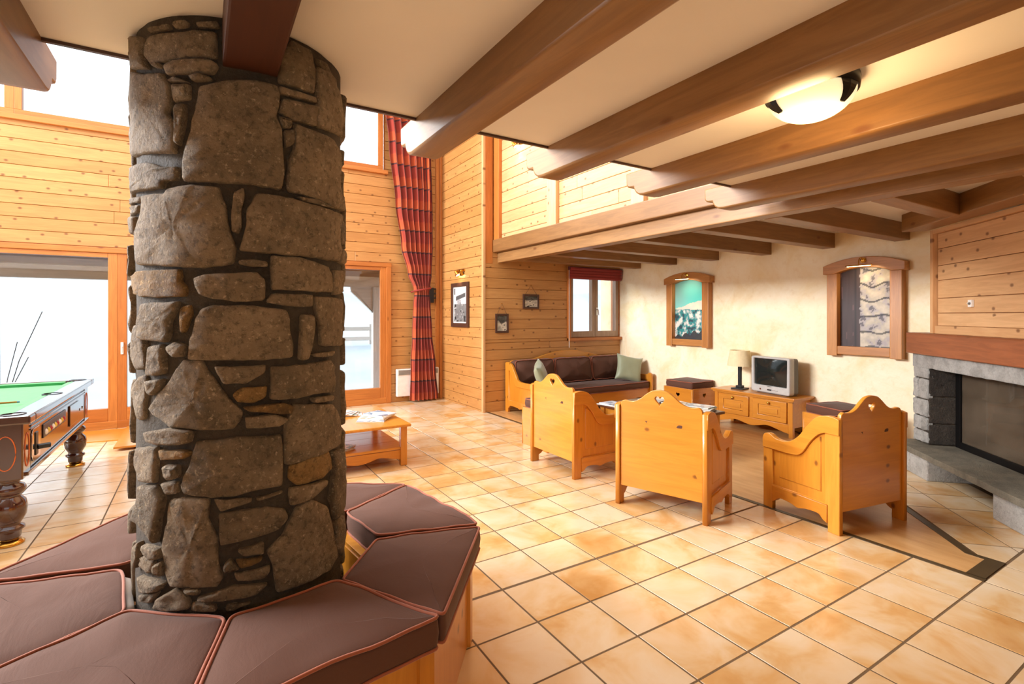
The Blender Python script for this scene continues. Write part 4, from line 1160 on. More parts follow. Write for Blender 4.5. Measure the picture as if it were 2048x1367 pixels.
def make_armchair():
    Wd, D, hb, hf = 0.72, 0.62, 0.80, 0.58
    t = thing('armchair', '', 'armchair')
    fr = board_mesh('side_frame', side_outline(D, hb, hf), [panel_hole(D, hb, hf)], 0.036, 0.004, PLANE_YZ); fr.materials.append(honey('Z'))
    pn = board_mesh('side_panel', shrink(panel_hole(D, hb, hf), 1.03), (), 0.012, 0.002, PLANE_YZ); pn.materials.append(honey('Z'))
    fd = board_mesh('raised_field', shrink(panel_hole(D, hb, hf), 0.80), (), 0.024, 0.008, PLANE_YZ); fd.materials.append(honey('Z'))
    b = D / 2
    hole_top = panel_hole(D, hb, hf)[:-2]
    out_top = [p for p in side_outline(D, hb, hf) if p[1] > 0.4]
    ar = board_mesh('arm_rail', out_top + [(b, hf - 0.115)] + hole_top[::-1] + [(-b, hb - 0.12)], (), 0.012, 0.003, PLANE_YZ); ar.materials.append(honey('Y'))
    lr = board_mesh('lower_rail', [(-b + 0.085, 0.185), (b - 0.085, 0.185)] + [p for p in side_outline(D, hb, hf) if p[1] > 0.05 and p[1] < 0.12], (), 0.014, 0.003, PLANE_YZ); lr.materials.append(honey('Y'))
    for s in (-1, 1):
        o = link('side_frame', fr, None, t); o.location = (s * (Wd / 2 - 0.018), 0, 0)
        p = link('side_panel', pn, None, t); p.location = (s * (Wd / 2 - 0.02), 0, 0)
        link('raised_field', fd, None, p)
        o = link('arm_rail', ar, None, t); o.location = (s * (Wd / 2 + 0.002), 0, 0)
        o = link('lower_rail', lr, None, t); o.location = (s * (Wd / 2 + 0.003), 0, 0)
    half = smooth_path([(0.322, 0.79), (0.315, 0.815), (0.29, 0.83), (0.25, 0.825), (0.21, 0.828), (0.16, 0.85), (0.11, 0.89), (0.06, 0.922), (0.0, 0.932)], 4)
    out = [(0.322, 0.15)] + half + [(-x, z) for x, z in reversed(half[:-1])] + [(-0.322, 0.15)]
    bk = board_mesh('back_panel', out, [heart(0, 0.855, 0.075)], 0.028, 0.004, PLANE_XZ)
    o = link('back_panel', bk, honey('X'), t); o.location = (0, -D / 2 + 0.03, 0)
    box('front_rail', honey('X'), t, -0.322, 0.322, D / 2 - 0.07, D / 2 - 0.045, 0.16, 0.30, 0.004)
    box('seat_board', honey('X'), t, -0.322, 0.322, -D / 2 + 0.05, D / 2 - 0.045, 0.28, 0.30)
    pad('seat_cushion', [(-0.315, -0.20), (0.315, -0.20), (0.315, 0.28), (-0.315, 0.28)], 0.30, 0.42, BROWN, t, PIPING, 0.025, 0.02, 0.04, 3, 0.06, 0.006)
    bc = MB()
    c_ = pad('back_cushion', [(-0.31, 0.42), (0.31, 0.42), (0.31, 0.76), (-0.31, 0.76)], -0.05, 0.06, BROWN, t, PIPING, 0.03, 0.03, 0.06, 5, 0.06, 0.01)
    c_.matrix_local = Matrix.Translation((0, -0.15, 0.02)) @ Matrix.Rotation(math.radians(5), 4, 'X') @ PLANE_XZ
    return t


chair = make_armchair()
spots = [((3.205, 3.985), math.radians(-90), 'honey pine armchair seen from behind, leftmost, beside the sofa end'),
         ((3.235, 2.775), math.atan2(.335, .94) - math.pi / 2, 'honey pine armchair seen from behind, in the middle of the three'),
         ((4.095, 2.00), math.atan2(.985, .17) - math.pi / 2, 'honey pine armchair on the right, near the fireplace, side panel facing the column')]
for n, (p, rz, lab) in enumerate(spots):
    o = chair if n == 0 else copy_tree(chair)
    o.location = (p[0], p[1], 0.0); o.rotation_euler = (0, 0, rz)
    tag(o, lab, 'armchair', 'armchairs of the lounge')

# ---------------------------------------------------------------- sofa
SX0, SX1, SY0, SY1 = 4.06, 6.46, 5.98, 6.80
sofa = thing('sofa', 'long pine sofa with dark brown cushions under the small window', 'sofa', ((SX0 + SX1) / 2, (SY0 + SY1) / 2, 0), math.pi)
SW, SD = SX1 - SX0, SY1 - SY0     # local: back at -y (towards the alcove wall), front +y
hb, hf = 0.77, 0.53
fr = board_mesh('side_frame', side_outline(SD, hb, hf), [panel_hole(SD, hb, hf)], 0.04, 0.004, PLANE_YZ); fr.materials.append(honey('Z'))
pn = board_mesh('side_panel', shrink(panel_hole(SD, hb, hf), 1.03), (), 0.012, 0.002, PLANE_YZ); pn.materials.append(honey('Z'))
for s in (-1, 1):
    o = link('side_frame', fr, None, sofa); o.location = (s * (SW / 2 - 0.02), 0, 0)
    o = link('side_panel', pn, None, sofa); o.location = (s * (SW / 2 - 0.02), 0, 0)
half = smooth_path([(SW / 2 - 0.04, 0.75), (SW / 2 - 0.12, 0.79), (0.9, 0.79), (0.7, 0.80), (0.45, 0.86), (0.2, 0.905), (0.0, 0.915)], 5)
out = [(SW / 2 - 0.04, 0.15)] + half + [(-x, z) for x, z in reversed(half[:-1])] + [(-SW / 2 + 0.04, 0.15)]
o = link('back_panel', board_mesh('back_panel', out, (), 0.03, 0.004, PLANE_XZ), honey('X'), sofa); o.location = (0, -SD / 2 + 0.03, 0)
ap = [(SW / 2 - 0.04, 0.28), (-SW / 2 + 0.04, 0.28), (-SW / 2 + 0.04, 0.12)] + smooth_path([(-0.9, 0.14), (-0.6, 0.10), (-0.3, 0.14), (0, 0.11), (0.3, 0.14), (0.6, 0.10), (0.9, 0.14)], 4) + [(SW / 2 - 0.04, 0.12)]
o = link('front_rail', board_mesh('front_rail', ap, (), 0.028, 0.004, PLANE_XZ), honey('X'), sofa); o.location = (0, SD / 2 - 0.06, 0)
box('seat_board', honey('X'), sofa, -SW / 2 + 0.04, SW / 2 - 0.04, -SD / 2 + 0.05, SD / 2 - 0.075, 0.255, 0.28)
pad('seat_cushion', [(-SW / 2 + 0.05, -0.22), (SW / 2 - 0.05, -0.22), (SW / 2 - 0.05, SD / 2 - 0.03), (-SW / 2 + 0.05, SD / 2 - 0.03)], 0.28, 0.39, BROWN, sofa, PIPING, 0.025, 0.015, 0.04, 12, 0.08, 0.008)
cw = (SW - 0.10) / 3
for k in range(3):
    x0 = -SW / 2 + 0.05 + k * cw
    c_ = pad('back_cushion', [(x0 + 0.006, 0.37), (x0 + cw - 0.006, 0.37), (x0 + cw - 0.006, 0.77), (x0 + 0.006, 0.77)], -0.09, 0.09, BROWN, sofa, PIPING, 0.045, 0.05, 0.07, 20 + k, 0.06, 0.018)
    c_.matrix_local = Matrix.Translation((0, -0.19, 0.03)) @ Matrix.Rotation(math.radians(9), 4, 'X') @ Matrix(((1, 0, 0, 0), (0, 0, 1, 0), (0, 1, 0, 0), (0, 0, 0, 1)))


def pillow(label, loc, rot, s=0.42):
    n = 14; top = []; bot = []
    rs = []
    m = MB(); idx = {}
    for sd in (1, -1):
        for j in range(n + 1):
            for i in range(n + 1):
                u, v = i / n * 2 - 1, j / n * 2 - 1
                pinch = 1 - 0.10 * (1 - u * u) * (abs(v) ** 6) - 0.0
                px = u * s / 2 * (1 - 0.12 * (1 - v * v) * abs(u) ** 5); py = v * s / 2 * (1 - 0.12 * (1 - u * u) * abs(v) ** 5)
                z = sd * (0.075 * ((1 - u ** 4) * (1 - v ** 4)) ** 0.6 + 0.004) + 0.008 * nz(u * 2.5 + loc[0], v * 2.5, sd) * (1 - u ** 4)
                idx[(sd, i, j)] = len(m.v); m.v.append((px, py, z))
        for j in range(n):
            for i in range(n):
                q = (idx[(sd, i, j)], idx[(sd, i + 1, j)], idx[(sd, i + 1, j + 1)], idx[(sd, i, j + 1)])
                m.f.append(q if sd > 0 else q[::-1])
    ring = [(i, 0) for i in range(n)] + [(n, j) for j in range(n)] + [(i, n) for i in range(n, 0, -1)] + [(0, j) for j in range(n, 0, -1)]
    for a, b in zip(ring, ring[1:] + ring[:1]):
        m.f.append((idx[(-1, *a)], idx[(-1, *b)], idx[(1, *b)], idx[(1, *a)]))
    o = m.build('throw_pillow', SAGE, None, smooth=True)
    o.location = loc; o.rotation_euler = rot
    tag(o, label, 'pillow', 'sage green throw pillows')


pillow('sage green satin throw pillow at the right arm of the sofa', (6.17, 6.25, 0.60), (math.radians(68), math.radians(12), math.radians(-28)), 0.46)
pillow('sage green throw pillow at the left arm of the sofa', (4.29, 6.14, 0.60), (math.radians(72), math.radians(-14), math.radians(52)), 0.42)

# ---------------------------------------------------------------- stools
def stool(label, cx, cy, rz, s=0.53):
    t = thing('stool', label, 'stool', (cx, cy, 0), rz, 'pine box stools with brown cushions')
    h = s / 2
    for k in range(4):
        me = board_mesh('side_board', [(-h, 0.0), (h, 0.0), (h, 0.43), (-h, 0.43)], [heart(0, 0.33, 0.07)], 0.022, 0.003, PLANE_XZ)
        o = link('side_board', me, honey('X'), t)
        o.matrix_local = Matrix.Rotation(k * math.pi / 2, 4, 'Z') @ Matrix.Translation((0, -h + 0.012, 0))
    box('lid', honey('X'), t, -h + 0.024, h - 0.024, -h + 0.024, h - 0.024, 0.395, 0.42)
    pad('cushion', [(-h + 0.02, -h + 0.02), (h - 0.02, -h + 0.02), (h - 0.02, h - 0.02), (-h + 0.02, h - 0.02)], 0.425, 0.525, BROWN, t, PIPING, 0.02, 0.01, 0.03, int(cx * 10), 0.06, 0.006)
    return t


stool('pine box stool with brown cushion left of the television cabinet', 6.27, 5.085, 0)
stool('pine box stool with brown cushion between television cabinet and right armchair', 5.87, 2.79, math.radians(-16), 0.50)
stool('pine box stool with brown cushion half hidden behind the left armchair', 3.47, 4.735, 0, 0.52)

# ---------------------------------------------------------------- lounge coffee table
lt = thing('coffee_table', 'dark topped coffee table between the armchairs and the sofa', 'coffee table', (4.43, 4.035, 0))
DT = wood('dark_table_top', (104, 60, 32), (86, 46, 22), (56, 28, 12), 'Y', 0.3, 0.1)
box('table_top', DT, lt, -0.43, 0.43, -0.565, 0.565, 0.425, 0.455, 0.008)
for sx in (-1, 1):
    for sy in (-1, 1):
        box('leg', honey('Z'), lt, sx * 0.36 - 0.035, sx * 0.36 + 0.035, sy * 0.49 - 0.035, sy * 0.49 + 0.035, 0, 0.425, 0.005)
box('apron', honey('Y'), lt, -0.375, -0.35, -0.46, 0.46, 0.34, 0.425); box('apron', honey('Y'), lt, 0.35, 0.375, -0.46, 0.46, 0.34, 0.425)
box('apron', honey('X'), lt, -0.33, 0.33, -0.505, -0.48, 0.34, 0.425); box('apron', honey('X'), lt, -0.33, 0.33, 0.48, 0.505, 0.34, 0.425)

cover_mats = []
for k, (a, b, c3) in enumerate((((232, 228, 220), (150, 160, 176), (92, 96, 104)), ((214, 220, 228), (96, 120, 150), (200, 190, 170)), ((240, 236, 226), (176, 150, 120), (60, 66, 80)), ((226, 224, 216), (110, 130, 110), (170, 80, 60)))):
    t = NT('magazine_cover_%d' % k); v = t.coords(rnd=9)
    t.color(t.ramp(t.noise(v, 9, 2, 0.4), [(0.42, srgb(*a)), (0.5, srgb(*b)), (0.62, srgb(*c3)), (0.66, srgb(*a))], 'CONSTANT')); t.setv(Roughness=0.28)
    cover_mats.append(t.m)


def magazine(label, group, x, y, z, rz, w=0.21, l=0.28, th=0.006, k=0, curl=0.0):
    t = thing('magazine', label, 'magazine', (x, y, z), rz, group)
    n = 6
    bend = lambda q: curl * (q / n) ** 2
    MB().rings([[(-w / 2 + w * q / n, -l / 2, bend(q)), (-w / 2 + w * q / n, l / 2, bend(q)), (-w / 2 + w * q / n, l / 2, th + bend(q)), (-w / 2 + w * q / n, -l / 2, th + bend(q))] for q in range(n + 1)]).build('pages', PAPER, t)
    MB().rings([[(-w / 2 - 0.001 + (w + 0.002) * q / n, -l / 2 - 0.001, th + bend(q)), (-w / 2 - 0.001 + (w + 0.002) * q / n, l / 2 + 0.001, th + bend(q)), (-w / 2 - 0.001 + (w + 0.002) * q / n, l / 2 + 0.001, th + 0.0012 + bend(q)), (-w / 2 - 0.001 + (w + 0.002) * q / n, -l / 2 - 0.001, th + 0.0012 + bend(q))] for q in range(n + 1)]).build('cover', cover_mats[k % 4], t)


zt = 0.4555
for (x, y, cnt, rz, where) in ((4.72, 3.68, 5, 0.25, 'on the near corner of the lounge table'), (4.74, 4.02, 3, -0.15, 'in the middle of the lounge table'), (4.70, 4.36, 2, 0.2, 'on the far right of the lounge table'), (4.10, 4.42, 2, 0.1, 'jutting over the left end of the lounge table')):
    for q in range(cnt):
        lab = ['bottom magazine', 'second magazine', 'third magazine', 'fourth magazine', 'top magazine'][q if q < cnt - 1 else 4] + ' of the pile ' + where
        magazine(lab, 'magazines on the lounge table', x + rng.uniform(-0.015, 0.015), y + rng.uniform(-0.015, 0.015), zt + q * 0.0085, rz + rng.uniform(-0.12, 0.12), k=q + int(y * 10))

# ---------------------------------------------------------------- television cabinet
tc = thing('tv_cabinet', 'low pine television cabinet with two panelled drawers on the cream wall', 'cabinet', (6.30, 3.98, 0), -math.pi / 2)   # local -y faces the room
box('top', honey('X'), tc, -0.585, 0.585, -0.23, 0.225, 0.462, 0.49, 0.008)
box('top_mould', honey('X'), tc, -0.565, 0.565, -0.212, 0.215, 0.445, 0.462, 0.005)
box('body', honey('X'), tc, -0.54, 0.54, -0.185, 0.21, 0.12, 0.445, 0.004)
for s in (-1, 1):
    box('corner_post', honey('Z'), tc, s * 0.52 - 0.025, s * 0.52 + 0.025, -0.195, -0.15, 0.0, 0.445, 0.004)
    box('leg', honey('Z'), tc, s * 0.52 - 0.025, s * 0.52 + 0.025, 0.16, 0.21, 0.0, 0.12, 0.004)
ap = [(-0.495, 0.165), (0.495, 0.165), (0.495, 0.05)] + smooth_path([(0.44, 0.06), (0.34, 0.085), (0.22, 0.11), (0.10, 0.085), (0.0, 0.07), (-0.10, 0.085), (-0.22, 0.11), (-0.34, 0.085), (-0.44, 0.06)], 3) + [(-0.495, 0.05)]
o = link('scalloped_apron', board_mesh('scalloped_apron', ap, (), 0.02, 0.003, PLANE_XZ), honey('X'), tc); o.location = (0, -0.185, 0)
for s in (-1, 1):
    x0, x1 = (-0.475, -0.03) if s < 0 else (0.03, 0.475)
    dr = link('drawer', board_mesh('drawer', [(x0, 0.175), (x1, 0.175), (x1, 0.43), (x0, 0.43)], [[(x0 + 0.075, 0.235), (x1 - 0.075, 0.235), (x1 - 0.075, 0.365), (x0 + 0.075, 0.365)]], 0.022, 0.004, PLANE_XZ), honey('X'), tc); dr.location = (0, -0.196, 0)
    fld = MB().box(x0 + 0.078, x1 - 0.078, -0.004, 0.008, 0.238, 0.362).box(x0 + 0.11, x1 - 0.11, -0.013, -0.004, 0.27, 0.33)
    fld.build('raised_panel', honey('X'), dr, 0.003)
    kn = MB().lathe([(0.008, 0.0), (0.007, 0.008), (0.015, 0.016), (0.016, 0.022), (0.010, 0.028), (0.002, 0.03)], 14).xform(Matrix.Translation(((x0 + x1) / 2, -0.011, 0.396)) @ Matrix.Rotation(math.pi / 2, 4, 'X'))
    kn.build('knob', BRASS, dr, smooth=True)

# ---------------------------------------------------------------- television
tv = thing('television', 'silver tube television on the pine cabinet', 'television', (6.265, 3.775, 0.49), math.radians(-90 - 10))
TW, TH = 0.58, 0.475
fo = round_poly([(-TW / 2, 0.012), (TW / 2, 0.012), (TW / 2, TH), (-TW / 2, TH)], 0.03, 5)
so = round_poly([(-0.248, 0.105), (0.248, 0.105), (0.252, 0.448), (-0.252, 0.448)], 0.015, 3)
o = link('bezel', board_mesh('bezel', fo, [so], 0.09, 0.012, PLANE_XZ), SILVER, tv); o.location = (0, -0.02, 0)
scr = []
for j in range(9):
    v = j / 8
    scr.append([((-0.256 + 0.512 * i / 12), -0.038 - 0.016 * (1 - (i / 6 - 1) ** 2) * (1 - (2 * v - 1) ** 2), 0.10 + 0.352 * v) for i in range(13)])
sm = MB()
for row in scr: sm.v += row
for j in range(8):
    for i in range(12):
        a = j * 13 + i; sm.f.append((a, a + 1, a + 14, a + 13))
sm.build('screen', SCREEN, tv, smooth=True)
bk = []
for y, sx, z0, z1 in ((0.02, 0.96, 0.012, TH - 0.005), (0.10, 0.95, 0.012, TH - 0.01), (0.16, 0.80, 0.02, TH - 0.04), (0.21, 0.6, 0.05, TH - 0.10)):
    bk.append([(x * sx, y, z0 + (z - 0.012) / (TH - 0.012) * (z1 - z0)) for x, z in fo])
MB().rings(bk).build('rear_shell', DARKGREYP, tv, smooth=False)
box('foot', DARKGREYP, tv, -0.22, 0.22, -0.03, 0.15, 0.0, 0.016)
box('control_slot', BLACKP, tv, -0.035, 0.03, -0.068, -0.062, 0.045, 0.062, 0.002)
for k in range(4):
    box('button', CHROME, tv, 0.045 + k * 0.022, 0.058 + k * 0.022, -0.069, -0.063, 0.049, 0.057, 0.001)
MB().lathe([(0.012, 0), (0.012, 0.006)], 14).xform(Matrix.Translation((-0.14, -0.063, 0.052)) @ Matrix.Rotation(math.pi / 2, 4, 'X')).build('power_button', CHROME, tv)
box('brand_plate', DARKGREYP, tv, -0.03, 0.03, -0.067, -0.063, 0.092, 0.099)

# ---------------------------------------------------------------- table lamp
tl = thing('table_lamp', 'table lamp with cream shade and black square stem on the cabinet', 'lamp', (6.30, 4.27, 0.49), math.radians(8))
box('base', BLACKM, tl, -0.085, 0.085, -0.085, 0.085, 0.0, 0.018, 0.003)
box('plinth', BLACKM, tl, -0.04, 0.04, -0.04, 0.04, 0.018, 0.05, 0.003)
box('stem', BLACKM, tl, -0.02, 0.02, -0.02, 0.02, 0.05, 0.34, 0.003)
MB().lathe([(0.012, 0.34), (0.012, 0.44)], 10).build('socket', BRASS, tl)
sh = MB(); n = 40
sh.rings([[(r * math.cos(2 * math.pi * k / n), r * math.sin(2 * math.pi * k / n), z) for k in range(n)] for r, z in ((0.165, 0.318), (0.125, 0.53), (0.122, 0.53), (0.162, 0.318))], False, False)
sh.f += [tuple((3 * n + k, 3 * n + (k + 1) % n, (k + 1) % n, k)) for k in range(n)]
sh.build('shade', SHADE, tl, smooth=False)
MB().tube([(0.08, 0.0, 0.02), (0.11, 0.03, 0.06), (0.125, 0.02, 0.02), (0.16, 0.12, 0.004)], 0.004, 6).build('cord', WHITEP, tl)

# ---------------------------------------------------------------- lit pictures on the cream wall
def snow_peak(u, v):
    ridge = 0.66 - 0.16 * (1 - u) ** 1.3 + 0.02 * nz(u * 5, 1)
    if v > ridge:
        k = (v - ridge) / (1 - ridge)
        return (118 - 40 * u + 20 * nz(u * 2, v * 2), 196 - 30 * k, 190 - 20 * k)
    low = 0.50 + 0.05 * nz(u * 4, 7)
    if v > low:
        return (236 - 30 * (low + 0.2 - v) * 4 + 14 * nz(u * 8, v * 12), 208 + 12 * nz(u * 6, v * 9), 190)
    n = fbm(u * 7, v * 9, 3.0)
    if v < 0.06 + 0.1 * nz(u * 6, 4.2) + 0.10 * u: return (38 + 12 * n, 40 + 14 * n, 44)
    if n > 0.28: return (226, 214, 204)
    if n > 0.05: return (150, 168, 166)
    if n > -0.3: return (34, 128, 128)
    return (34, 58, 70)


def stone_door(u, v):
    edge = 0.40 + 0.02 * nz(3, v * 14) + 0.01 * nz(9, v * 40)
    if u < edge:
        d = 60 + 10 * nz(u * 30, v * 3)
        if nz(u * 46, v * 9, 2) > 0.55: d += 36
        if abs((u * 3.2) % 1 - 0.5) > 0.47: d -= 26
        return (d, d * 0.72, d * 0.72)
    n = fbm(u * 6, v * 10, 8.0)
    row = abs(((v * 5.2 + 0.25 * nz(u * 4, v * 3, 5)) % 1) - 0.5)
    c = 176 + 40 * n
    if row > 0.44: c = 74 + 50 * n
    if n < -0.42: c = 96
    return (c, c * 0.95, c * 0.86 + (14 if n < -0.1 else 0))


WARM = (1.0, 0.80, 0.52)


def lit_picture(label, yc, w, z0, zs, fn, light_w):
    """Deep wooden frame with an arched head and a brass picture lamp; local x along the wall, -y into the room."""
    t = thing('wall_picture', label, 'picture', (XD, yc, 0), -math.pi / 2, 'lit pictures on the cream wall')
    h = w / 2; st = 0.115; dep = 0.10
    arch = lambda x, rise, span: rise * (1 - (x / span) ** 2)
    for s in (-1, 1):
        box('stile', framew('Z'), t, s * h - (st if s > 0 else 0), s * h + (st if s < 0 else 0), -dep, 0, z0 - 0.02, zs + 0.03, 0.006)
    box('bottom_rail', framew('X'), t, -h + st, h - st, -dep + 0.006, 0, z0, z0 + 0.095, 0.005)
    hs = h + 0.035
    top = [(x, zs + 0.085 + arch(x, 0.085, hs)) for x in [hs - 2 * hs * k / 16 for k in range(17)]]
    bot = [(-hs, zs - 0.01), (-h + st - 0.02, zs - 0.01)] + [(x, zs - 0.01 + arch(x, 0.06, h - st + 0.02)) for x in [(-h + st - 0.02) + 2 * (h - st + 0.02) * k / 14 for k in range(1, 14)]] + [(h - st + 0.02, zs - 0.01), (hs, zs - 0.01)]
    o = link('arched_head', board_mesh('arched_head', top + bot, (), dep + 0.02, 0.006, PLANE_XZ), framew('X'), t); o.location = (0, -(dep + 0.02) / 2, 0)
    pw, ph = w - 2 * st + 0.02, zs + 0.06 - z0 - 0.09
    me = print_mesh('print', pw, ph, fn, 56, 90, Matrix.Translation((0, -0.02, z0 + 0.09)) @ PLANE_XZ)
    link('print', me, None, t)
    zl = zs + 0.055
    pl = MB().lathe([(0.03, 0), (0.03, 0.008), (0.012, 0.014)], 14).xform(Matrix.Translation((0.02, -dep - 0.02, zl + 0.07)) @ Matrix.Rotation(math.pi / 2, 4, 'X')).build('picture_lamp', BRASS, t)
    MB().tube(smooth_path([(0.02, -dep - 0.03, zl + 0.07), (0.02, -dep - 0.07, zl + 0.10), (0.02, -dep - 0.12, zl + 0.07), (0.02, -dep - 0.13, zl + 0.01)], 4), 0.006, 8).build('lamp_arm', BRASS, pl, smooth=True)
    n = 8
    prof = [(0.016 * math.cos(math.pi * (0.0 + q / n)), 0.014 * math.sin(math.pi * q / n)) for q in range(n + 1)]
    prof2 = [(0.013 * math.cos(math.pi * (1 - q / n)), 0.011 * math.sin(math.pi * (1 - q / n))) for q in range(n + 1)]
    MB().rings([[(x, -dep - 0.13 + a, zl + b) for a, b in prof + prof2] for x in (-light_w / 2 + 0.02, light_w / 2 + 0.02)]).build('lamp_hood', BRASS, pl)
    MB().tube([(-light_w / 2 + 0.03, -dep - 0.13, zl), (light_w / 2 + 0.01, -dep - 0.13, zl)], 0.006, 8).build('bulb_tube', mat_emit('picture_bulb', (1.0, 0.78, 0.45, 1), 6) if 'picture_bulb' not in bpy.data.materials else bpy.data.materials['picture_bulb'], pl)
    d = bpy.data.lights.new('picture_light', 'AREA'); d.shape = 'RECTANGLE'; d.size = light_w; d.size_y = 0.02; d.energy = 1.3; d.color = WARM; d.spread = math.radians(150)
    lo = bpy.data.objects.new('picture_light', d); C.objects.link(lo); lo.parent = t
    lo.location = (0.02, -dep - 0.125, zl - 0.012); lo.rotation_euler = (math.radians(30), 0, 0)
    return t


lit_picture('arched pine frame with a teal snowy mountain picture, left of the lamp', 5.285, 0.80, 1.03, 2.0, snow_peak, 0.26)
lit_picture('arched pine frame with a picture of a dark door beside rough stonework', 2.825, 0.77, 1.04, 2.0, stone_door, 0.26)

# ---------------------------------------------------------------- framed photo and spots on the return wall
def chalet_photo(u, v):
    if v > 0.52:
        c = 206 + 20 * nz(u * 3, v * 3)
        roof = 0.86 - 0.5 * abs(u - 0.72) if u < 0.9 else 0.7
        if 0.15 < u < 0.95 and 0.74 - 0.14 * (1 - u) < v < 0.74 + 0.12 * u: c = 78
        if 0.25 < u < 0.62 and 0.52 < v < 0.66: c = 150 + 60 * nz(u * 14, v * 14)
        if u < 0.1 and v > 0.8: c = 40
        return (c, c, c * 1.02)
    c = 112 + 16 * nz(u * 5, v * 5)
    if nz(u * 5, v * 9, 4) > 0.25: c = 40
    if nz(u * 11, v * 11, 9) > 0.45: c = 176
    return (c, c, c)


def small_photo(seed):
    def fn(u, v):
        n = fbm(u * 3 + seed, v * 4, seed)
        c = 190 + 60 * n if v < 0.55 + 0.2 * nz(u * 3, seed) else 84 + 50 * n
        if n > 0.5: c = 60
        return (c, c * 0.95, c * 0.85)
    return fn


fpz = thing('framed_photo', 'tall black and white chalet photo in brown frame on the return wall', 'picture', (XB, 7.65, 1.30), -math.pi / 2)
w_, h_ = 0.66, 0.745
box('frame_side', DARKFRAME, fpz, -w_ / 2, -w_ / 2 + 0.07, -0.03, 0, 0, h_, 0.004); box('frame_side', DARKFRAME, fpz, w_ / 2 - 0.07, w_ / 2, -0.03, 0, 0, h_, 0.004)
box('frame_rail', DARKFRAME, fpz, -w_ / 2 + 0.07, w_ / 2 - 0.07, -0.03, 0, 0, 0.07, 0.004); box('frame_rail', DARKFRAME, fpz, -w_ / 2 + 0.07, w_ / 2 - 0.07, -0.03, 0, h_ - 0.07, h_, 0.004)
box('mount', PAPER, fpz, -w_ / 2 + 0.07, w_ / 2 - 0.07, -0.012, -0.002, 0.07, h_ - 0.07)
link('print', print_mesh('print', w_ - 0.21, h_ - 0.18, chalet_photo, 50, 60, Matrix.Translation((0, -0.0135, 0.09)) @ PLANE_XZ), None, fpz)


def hung_photo(label, xc, z0, w, h, apex, fn):
    t = thing('hung_photo', label, 'picture', (xc, YC, z0), 0, 'small photos hung on strings')
    for a in ((-w / 2, -w / 2 + 0.03, 0, h), (w / 2 - 0.03, w / 2, 0, h)):
        box('frame_side', DARKFRAME, t, a[0], a[1], -0.025, 0, a[2], a[3], 0.003)
    for a in ((0, 0.03), (h - 0.03, h)):
        box('frame_rail', DARKFRAME, t, -w / 2 + 0.03, w / 2 - 0.03, -0.025, 0, a[0], a[1], 0.003)
    link('print', print_mesh('print', w - 0.05, h - 0.05, fn, 24, 26, Matrix.Translation((0, -0.012, 0.025)) @ PLANE_XZ), None, t)
    MB().tube([(-w * 0.36, -0.015, h - 0.005), (0, -0.012, apex), (w * 0.36, -0.015, h - 0.005)], 0.004, 5).build('string', CORD, t)
    MB().lathe([(0.006, 0), (0.006, 0.02)], 8).xform(Matrix.Translation((0, 0, apex)) @ Matrix.Rotation(math.pi / 2, 4, 'X')).build('nail', BRASS, t)


hung_photo('small upright photo hung on a string, lower left on the alcove wall', 4.022, 1.223, 0.235, 0.30, 0.46, small_photo(1.3))
hung_photo('small square photo hung on a string, upper right on the alcove wall', 4.57, 1.605, 0.31, 0.235, 0.38, small_photo(5.7))


def twin_spot(label, loc, rz, tilt):
    t = thing('twin_spot', label, 'wall lamp', loc, rz, 'brass wall spots')
    MB().box(-0.14, 0.14, -0.02, 0, -0.02, 0.02).build('back_plate', BRASS, t, 0.006)
    bm_ = bpy.data.materials.get('spot_bulb') or mat_emit('spot_bulb', (1.0, 0.82, 0.5, 1), 25)
    for s in (-1, 1):
        M4 = Matrix.Translation((s * 0.10, -0.055, -0.02)) @ Matrix.Rotation(math.radians(tilt * s), 4, 'Y') @ Matrix.Rotation(math.radians(25), 4, 'X')
        MB().tube([(s * 0.10, -0.01, 0), (s * 0.10, -0.05, 0.0)], 0.008, 8).build('arm', BRASS, t)
        hd = MB().lathe([(0.012, 0.03), (0.02, 0.02), (0.022, -0.02), (0.042, -0.06), (0.040, -0.06), (0.018, -0.02)], 18).xform(M4).build('spot_head', BRASS, t, smooth=True)
        MB().lathe([(0.032, -0.058), (0.03, -0.05)], 14).xform(M4).build('bulb', bm_, hd)
    d = bpy.data.lights.new('spot_glow', 'SPOT'); d.energy = 9; d.color = WARM; d.spot_size = math.radians(110); d.spot_blend = 0.6; d.shadow_soft_size = 0.03
    lo = bpy.data.objects.new('spot_glow', d); C.objects.link(lo); lo.parent = t; lo.location = (0, -0.07, -0.10); lo.rotation_euler = (math.radians(-12), 0, 0)


twin_spot('brass twin wall spot above the framed chalet photo', (XB, 7.62, 2.24), -math.pi / 2, 28)
twin_spot('brass twin wall spot high on the bright upper wall', (XU, 6.16, 4.02), -math.pi / 2, 28)

